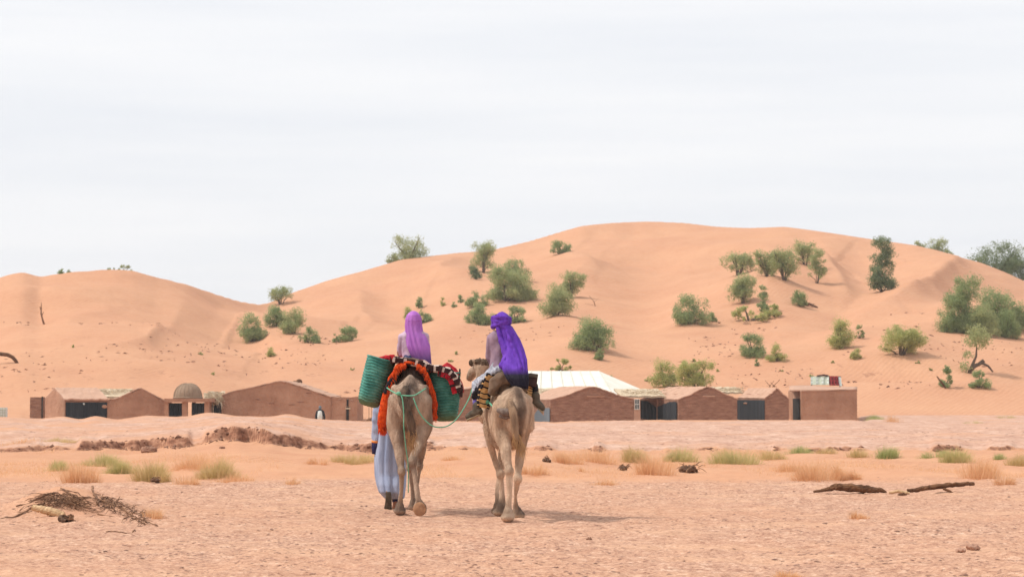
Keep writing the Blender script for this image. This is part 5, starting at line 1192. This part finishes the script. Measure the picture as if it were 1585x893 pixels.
g = on_ground(1250, 474); stick('dead_branch', 'dark fallen branches beside the bush under the grove', [(1232, 478), (1243, 473), (1252, 470), (1266, 476)], g.y, [.12, .16, .15, .06], m='drift', br=[[(1245, 474), (1250, 462)], [(1250, 472), (1262, 470)]])
# tiny tufts scattered on the dune foot
TL = ['bright little tuft on the left dune above the big gable house', 'tiny dark tuft high on the left dune', 'tiny tuft just above the camel basket rug', 'tiny tuft above the left green basket', 'tiny tuft right of the lilac-scarfed rider', 'tiny tuft midway between the two riders', 'tiny tuft on the dune foot above the widest gable house', 'tiny tuft below the wide sparse bush on the right slope', 'tiny tuft between the wide sparse bush and the leaning stick', 'tiny tuft below the smaller lower bush', 'tiny tuft left under the small low bush, right slope', 'tiny tuft just left above the airing blankets', 'tiny tuft above the steep gable house', 'tiny tuft above the leaning yellow-green tree', 'tiny tuft left of the yellow-green bush behind the camp', 'tiny tuft right of the bush at the cream roof edge']
for tk_, (px, py, w, h) in enumerate([(311, 549, 9, 6), (112, 538, 6, 5), (697, 560, 8, 4), (545, 573, 8, 4), (664, 549, 7, 5), (706, 549, 7, 5), (330, 580, 6, 4), (1420, 563, 7, 5), (1440, 574, 7, 4), (1210, 575, 7, 4), (1290, 562, 6, 4), (1256, 583, 7, 5), (1112, 575, 7, 4), (1074, 560, 8, 5), (1002, 590, 8, 5), (946, 585, 7, 4)]):
    shrub(px, py, w, h, 'yellow', TL[tk_], 0, name='tuft', group='tiny tufts on the dune foot', cat='tuft')
# twig litter on the lower dunes
r = np.random.default_rng(12); n = 2600; Yl = r.uniform(166, 225, n); xl = r.uniform(-1.1, 1.1, n) * Yl * 792.5 / F; kp = fbm(xl / 9 + 3, Yl / 12, 3) > .12; Yl, xl = Yl[kp], xl[kp]; zl = height(xl, Yl); C = np.stack([xl, Yl, zl + .03], -1)
a = r.normal(size=(len(C), 3)); a[:, 2] *= .25; a /= np.linalg.norm(a, axis=1)[:, None]; s_ = r.uniform(.05, .3, (len(C), 1)); up = np.array([0, 0, 1.]) 
V = np.stack([C - a * s_, C + up * .05 + r.normal(size=C.shape) * .03, C + a * s_, C - up * .03], 1).reshape(-1, 3)
o = link(bpy.data.objects.new('twig_litter', np_mesh('twig_litter', V, np.arange(len(V)).reshape(-1, 4), [M['clod']]))); tag(o, 'dark twigs and litter scattered over the lower dune slopes', 'litter', kind='stuff')

# ------------------------------------------------------------------ grass tufts in the sandy strip
def grass(px, pyb, wpx, hpx, kind, label, dens=1., group='grass clumps in the sandy strip'):
    SEED[0] += 1; r = np.random.default_rng(SEED[0]); base = on_ground(px, pyb, hi=160); sc_ = base.y / F; w, h = wpx * 1.15 * sc_, hpx * 1.15 * sc_
    root = empty('grass_clump', base, label, 'grass', group)
    n = int(min(2600, max(200, wpx * hpx * 2.1)) * dens)
    ks = max(3, int(wpx / 9)); cxs = r.uniform(-.36, .36, ks) * w; cys = r.uniform(-.25, .25, ks) * w; hs = r.uniform(.55, 1.1, ks); wh = r.integers(0, ks, n)
    sp_ = r.uniform(.09, .19, ks)[wh]; bx = cxs[wh] + r.normal(size=n) * w * sp_; by = cys[wh] + r.normal(size=n) * w * sp_
    bz = height(base.x + bx, base.y + by) - base.z - .02
    ang = r.uniform(0, 6.283, n); out = r.uniform(.05, .95, n); fx = bx / w * .9 + np.cos(ang) * out * .45; fy = by / w + np.sin(ang) * out * .45
    hh = h * 1.0 * hs[wh] * r.uniform(.25, 1.15, n) * np.exp(-(bx / (w * .5)) ** 2 * .5); bw = np.maximum(.0025, .13 * sc_) * r.uniform(.6, 1.2, n)
    p0 = np.stack([bx, by, bz], -1); p1_ = p0 + np.stack([fx * hh * .5, fy * hh * .5, hh * .6], -1); p2_ = p0 + np.stack([fx * hh * 1.35, fy * hh * 1.35, hh * r.uniform(.8, 1, n)], -1)
    wd = np.stack([np.cos(ang + 1.57), np.sin(ang + 1.57), 0 * ang], -1) * bw[:, None]
    V = np.stack([p0 - wd, p0 + wd, p1_ + wd * .8, p1_ - wd * .8, p2_], 1).reshape(-1, 3); i = np.arange(n)[:, None] * 5
    Fc = np.concatenate([i + np.array([[0, 1, 2]]), i + np.array([[0, 2, 3]]), i + np.array([[3, 2, 4]])]); me = np_mesh('blades', V, Fc, [M['grass_' + kind]]); o = link(bpy.data.objects.new('blades', me), root)
    if hpx <= 13: tag(o, kind='stuff')
    return root
for a in [
    (85, 729, 36, 18, 'green', 'small green clump, leftmost in the sandy strip'), (126, 747, 56, 36, 'dry', 'tall dry orange clump near the left end of the sandy strip'), (158, 722, 52, 22, 'green', 'yellow-green clump behind the tall dry left clump'),
    (192, 733, 46, 24, 'green', 'greyish green clump right of the tall dry left clump'), (234, 746, 46, 34, 'mixed', 'yellowish clump with dark roots at its foot, left'), (298, 725, 66, 26, 'dry', 'broad dry orange clump left of the yellow-green one'),
    (338, 739, 46, 36, 'mixed', 'tall yellow-green clump left of the guide'), (370, 744, 56, 16, 'dry', 'low dry clump at the foot of the yellow-green one'), (288, 749, 38, 16, 'dry', 'thin dry wisps before the broad orange clump'),
    (495, 719, 30, 16, 'dry', 'small dry clump left of the guide'), (548, 717, 60, 18, 'mixed', 'low yellowish clump just left of the guide'), (445, 749, 30, 15, 'dry', 'faint dry wisps on the plain left of the guide'),
    (826, 733, 40, 20, 'dry', 'dry clump right beside the pale camel'), (884, 717, 44, 20, 'dry', 'low dry clump right of the pale camel'), (928, 716, 80, 24, 'dry', 'broad dry clump below the dark bank edge'),
    (975, 715, 44, 24, 'mixed', 'yellowish clump between two dry orange clumps'), (1010, 735, 62, 42, 'dry', 'largest dry orange clump, next to the dark root heap'), (1054, 714, 44, 24, 'green', 'green dome of grass behind the largest dry clump'),
    (934, 750, 44, 13, 'dry', 'faint dry wisps on the plain right of the pale camel'), (1136, 718, 64, 26, 'green', 'wide green dome of grass in the middle right'), (1192, 711, 38, 16, 'mixed', 'small yellow-green clump right of the wide green dome'),
    (1237, 701, 38, 13, 'bright', 'bright green low clump along the dark bank edge'), (1276, 702, 30, 12, 'mixed', 'pale low clump right of the bright green one'), (1328, 707, 34, 16, 'mixed', 'pale yellow-green clump left of the round green one'),
    (1370, 709, 38, 20, 'bright', 'round fresh green clump on the sand rise'), (1228, 730, 56, 18, 'dry', 'low dry clump left of the tall dry group'), (1262, 742, 56, 34, 'dry', 'tall dry clump left of the logs'),
    (1298, 742, 36, 26, 'dry', 'middle dry clump above the split log'), (1330, 742, 30, 20, 'dry', 'smallest dry clump above the split log'), (1447, 708, 34, 16, 'bright', 'bright green clump left of the yellow-green one, right side'),
    (1474, 716, 48, 24, 'green', 'yellow-green clump on the right behind the long log'), (1512, 741, 54, 36, 'dry', 'tall dry clump at the right beyond the long log'), (1540, 711, 26, 14, 'bright', 'small fresh clump near the right edge'),
    (1576, 721, 40, 24, 'mixed', 'yellowish clump at the right frame edge'), (1554, 750, 30, 18, 'dry', 'faint dry wisps under the right edge clumps'), (1217, 893, 40, 15, 'dry', 'faint dry wisps at the bottom edge of the plain'),
    (236, 801, 34, 18, 'dry', 'dry wisps beside the brush pile'), (1325, 803, 30, 16, 'dry', 'small orange wisps in front of the split log'), (30, 686, 70, 10, 'dry', 'low dry strip of grass on the left bank'), (90, 683, 60, 9, 'mixed', 'low yellowish strip of grass on the left bank'),
    (1345, 650, 36, 9, 'bright', 'green low plants right of the flat-roofed block'), (1385, 653, 36, 12, 'dry', 'reddish dry plants right of the camp'), (900, 730, 14, 10, 'dry', 'tiny dry sprig between the clumps'), (1505, 655, 24, 6, 'green', 'thin green strip of plants far right below the dune'),
    (1560, 647, 24, 6, 'green', 'green plants at the right frame edge below the dune'), (610, 748, 24, 12, 'dry', 'dry wisps behind the guide'), (700, 712, 40, 12, 'dry', 'low dry clump seen between the two camels')]:
    grass(*a, dens=.45 if a[4] == 'dry' else .8)

r = np.random.default_rng(77); n = 60000; Yg_ = 1 / r.uniform(1 / 60., 1 / 43.5, n); xg_ = r.uniform(-1.15, 1.15, n) * Yg_ * 792.5 / F
kp = fbm(xg_ * .55 + 2, Yg_ * .22, 4) + r.uniform(-.12, .12, n) > .17; xg_, Yg_ = xg_[kp], Yg_[kp]; n = len(xg_); zg_ = height(xg_, Yg_) - .01
p0 = np.stack([xg_, Yg_, zg_], -1); an = r.uniform(0, 6.28, n); hh = r.uniform(.03, .15, n) * r.uniform(.5, 1, n); tp = p0 + np.stack([np.cos(an) * hh * .7, np.sin(an) * hh * .7, hh], -1); wd = np.stack([-np.sin(an), np.cos(an), 0 * an], -1) * .0035
V = np.stack([p0 - wd, p0 + wd, tp], 1).reshape(-1, 3); o = link(bpy.data.objects.new('dry_straw', np_mesh('dry_straw', V, np.arange(len(V)).reshape(-1, 3), [M['grass_dry']]))); tag(o, 'sparse dry straw growing between the clumps of the sandy strip', 'straw', kind='stuff')
# ------------------------------------------------------------------ dead wood
def rootheap(px, py, w, h, label, n=26):
    SEED[0] += 1; r = random.Random(SEED[0]); g = on_ground(px, py, hi=150); sc_ = g.y / F; W_, H_ = w * sc_, h * sc_; root = empty('root_heap', g, label, 'roots')
    b = MB()
    for k in range(5): b.ball((r.uniform(-.3, .3) * W_, r.uniform(-.1, .1), H_ * r.uniform(.2, .45)), (W_ * r.uniform(.12, .26), .1, H_ * r.uniform(.25, .45)), n=10)
    me = remesh(b, .02, 1, .05, 16); me.materials.append(M['soil']); link(bpy.data.objects.new('clod', me), root)
    b = MB()
    for k in range(n):
        p = Vector((r.uniform(-.35, .35) * W_, r.uniform(-.12, .12), r.uniform(.2, .8) * H_)); q = p + Vector((r.uniform(-.35, .35) * W_, r.uniform(-.1, .1), r.uniform(-.6, .5) * H_)); q.z = max(q.z, 0)
        b.tube([p, (p + q) / 2 + Vector((0, 0, .02)), q], [.01, .008, .003], 4)
    link(bpy.data.objects.new('roots', b.mesh('roots', [M['twig']])), root)
rootheap(1068, 731, 38, 14, 'dark root heap half buried right of the largest dry clump'); rootheap(966, 727, 20, 8, 'small dark root heap left of the largest dry clump'); rootheap(846, 715, 12, 9, 'tiny dark root heap right of the pale camel'); rootheap(240, 746, 20, 7, 'dark roots at the foot of the yellowish left clump', 16)
def log(name, label, pts, rad, m, Y, nm='log', br=None, cat='log'):
    P = [at(px, py, Y + dy) for px, py, dy in pts]; b = MB(); D = []; Rr = []
    for i in range(len(P) - 1):
        for k in range(6): t = k / 6; D.append(P[i].lerp(P[i + 1], t) + Vector((0, 0, random.uniform(-.006, .006)))); Rr.append(rad[i] * (1 - t) + rad[i + 1] * t)
    D.append(P[-1]); Rr.append(rad[-1]); b.tube(D, [(q, q * .75) for q in Rr], 12, up=(0, 0, 1), jit=.16 if m != 'pale_wood' else .06)
    for q in (br or []): b.tube([at(x, y, Y) for x, y in q], [.02] * (len(q) - 1) + [.006], 6, jit=.1)
    return tag(b.build(name, M[m], None, False), label, cat)
g = on_ground(1330, 763); Yd = g.y
log('driftwood_log', 'dark split driftwood log lying on the plain at the right, its left end tapering', [(1259, 761, 0), (1280, 757, 0), (1297, 753, .02), (1320, 755, 0), (1345, 757, .05), (1362, 758, .1), (1372, 762, .1)], [.02, .04, .075, .085, .075, .05, .02], 'drift', Yd)
log('driftwood_log', 'short pale broken piece of driftwood between the two larger logs', [(1376, 762, 0), (1390, 760, 0), (1402, 762, 0), (1408, 763, 0)], [.02, .035, .035, .02], 'pale_wood', Yd - .2)
log('driftwood_log', 'long straight driftwood log at the right, its tip raised', [(1404, 759, 0), (1420, 757.5, 0), (1440, 754, .05), (1470, 750.5, .1), (1495, 748.5, .15), (1507, 748.5, .2)], [.03, .045, .052, .048, .042, .035], 'drift', Yd, br=[[(1460, 756), (1470, 760), (1478, 764)]])
log('driftwood_log', 'small dark snag by the pale broken driftwood', [(1390, 766, 0), (1398, 765, 0), (1404, 766, 0)], [.02, .035, .02], 'drift', Yd - .4)
# brush pile, left foreground
_gx = np.arange(-20, 262, 8); _gy = np.arange(748, 832, 3); _GY = np.array([[on_ground(float(a), float(c_), 26., 36.).y for a in _gx] for c_ in _gy])
def lay(px, py, back=0.):
    i = int(np.clip(round((py - 748) / 3), 0, len(_gy) - 1)); j = int(np.clip(round((px + 20) / 8), 0, len(_gx) - 1))
    return at(px, py, min(float(_GY[i, j]), 31.0) - .04 + back)
g = on_ground(110, 790); Yp = g.y; r_ = random.Random(21); root = empty('brush_pile', g, 'tangled pile of dead brush on a sand hump in the left foreground', 'brush')
b = MB()
for k in range(260):
    u = r_.random(); px = 95 + 20 * r_.gauss(0, 1); 
    py = 760 + 26 * ((px - 92) / 60) ** 2 + r_.uniform(0, 20)
    a_ = r_.uniform(-.9, .9); ln = r_.uniform(8, 34); sgn = 1 if r_.random() < .5 + (px - 95) / 50 else -1
    pts = []; x, y = px, py
    for j in range(4):
        pts.append(lay(x, y, r_.uniform(-.18, .05))); a_ += r_.uniform(-.5, .6); x += sgn * math.cos(a_) * ln / 3; y += (abs(math.sin(a_)) * .5 + .3) * ln / 3 * r_.uniform(-.2, 1)
    rr = r_.uniform(.002, .0065); b.tube(pts, [rr, rr, rr * .7, rr * .4], 5)
tag(b.build('twigs', M['twig'], root), kind='stuff')
b = MB()
for k in range(120):
    px = r_.uniform(150, 225); py = 775 + (px - 150) * .42 + r_.uniform(-12, 6); p = lay(px, py, r_.uniform(-.15, .03)); q = lay(px + r_.uniform(-14, 22), py + r_.uniform(-8, 8), r_.uniform(-.15, .03)); b.tube([p, (p + q) / 2 + Vector((0, 0, r_.uniform(0, .03))), q], [.006, .005, .002], 4)
tag(b.build('twigs', M['twig'], root), kind='stuff')
for pts, rad in (([(0, 803), (20, 800), (38, 793), (52, 784), (70, 778)], .014), ([(143, 752), (144, 762), (150, 772), (153, 785)], .016), ([(150, 780), (157, 772), (166, 770), (175, 776)], .012), ([(175, 786), (180, 778), (186, 768)], .011), ([(150, 772), (185, 785), (215, 802), (244, 813)], .014),
                 ([(30, 790), (52, 774), (75, 764), (100, 758), (120, 762), (140, 780)], .013), ([(95, 756), (118, 768), (132, 778)], .012), ([(165, 822), (183, 822), (205, 826)], .010), ([(205, 823), (212, 815), (216, 810)], .008), ([(25, 783), (48, 778), (90, 772)], .010), ([(150, 795), (178, 800), (195, 803)], .010)):
    b = MB(); P = [lay(x, y, -.04) for x, y in pts]; D = []
    for i in range(len(P) - 1):
        for k in range(4): D.append(P[i].lerp(P[i + 1], k / 4) + Vector((random.uniform(-.008, .008), random.uniform(-.01, .01), random.uniform(-.006, .006))))
    D.append(P[-1]); n_ = len(D); b.tube(D, [rad * (1 - .6 * i / n_) for i in range(n_)], 6, jit=.12); b.build('branch', M['twig'], root, True)
log('broken_log', 'pale bleached broken log lying at the foot of the brush pile', [(50, 785, 0), (65, 788, 0), (80, 792, 0), (93, 797, 0), (101, 798, 0)], [.045, .062, .07, .072, .06], 'pale_wood', float(lay(78, 800).y) - .05, br=[[(98, 798), (99, 806)], [(92, 800), (89, 807)]])
rootheap(104, 808, 26, 12, 'dark hollow of roots under the bleached broken log', 14)
for px, py, w, lab in ((1505, 850, 22, 'largest smooth stone on the plain, lower right'), (1487, 855, 16, 'flat grey stone beside the largest smooth stone'), (230, 700, 24, 'dark fallen clod below the left bank edge'), (344, 694, 9, 'small dark clod on the sand below the left bank'), (912, 835, 9, 'small dark stone on the plain right of the pale camel')):
    g = on_ground(px, py); s_ = w * g.y / F / 2; b = MB(); b.ball((g.x, g.y, g.z + s_ * .25), (s_, s_ * .8, s_ * .5), n=12); me = remesh(b, s_ / 9, 1, s_ * .35, 2.2 / s_); me.transform(Matrix.Translation(-g)); me.materials.append(M['rock'] if w > 15 and py > 800 else M['brick']); me.shade_smooth(); o = bpy.data.objects.new('stone', me); o.location = g; link(o); tag(o, lab, 'stone')
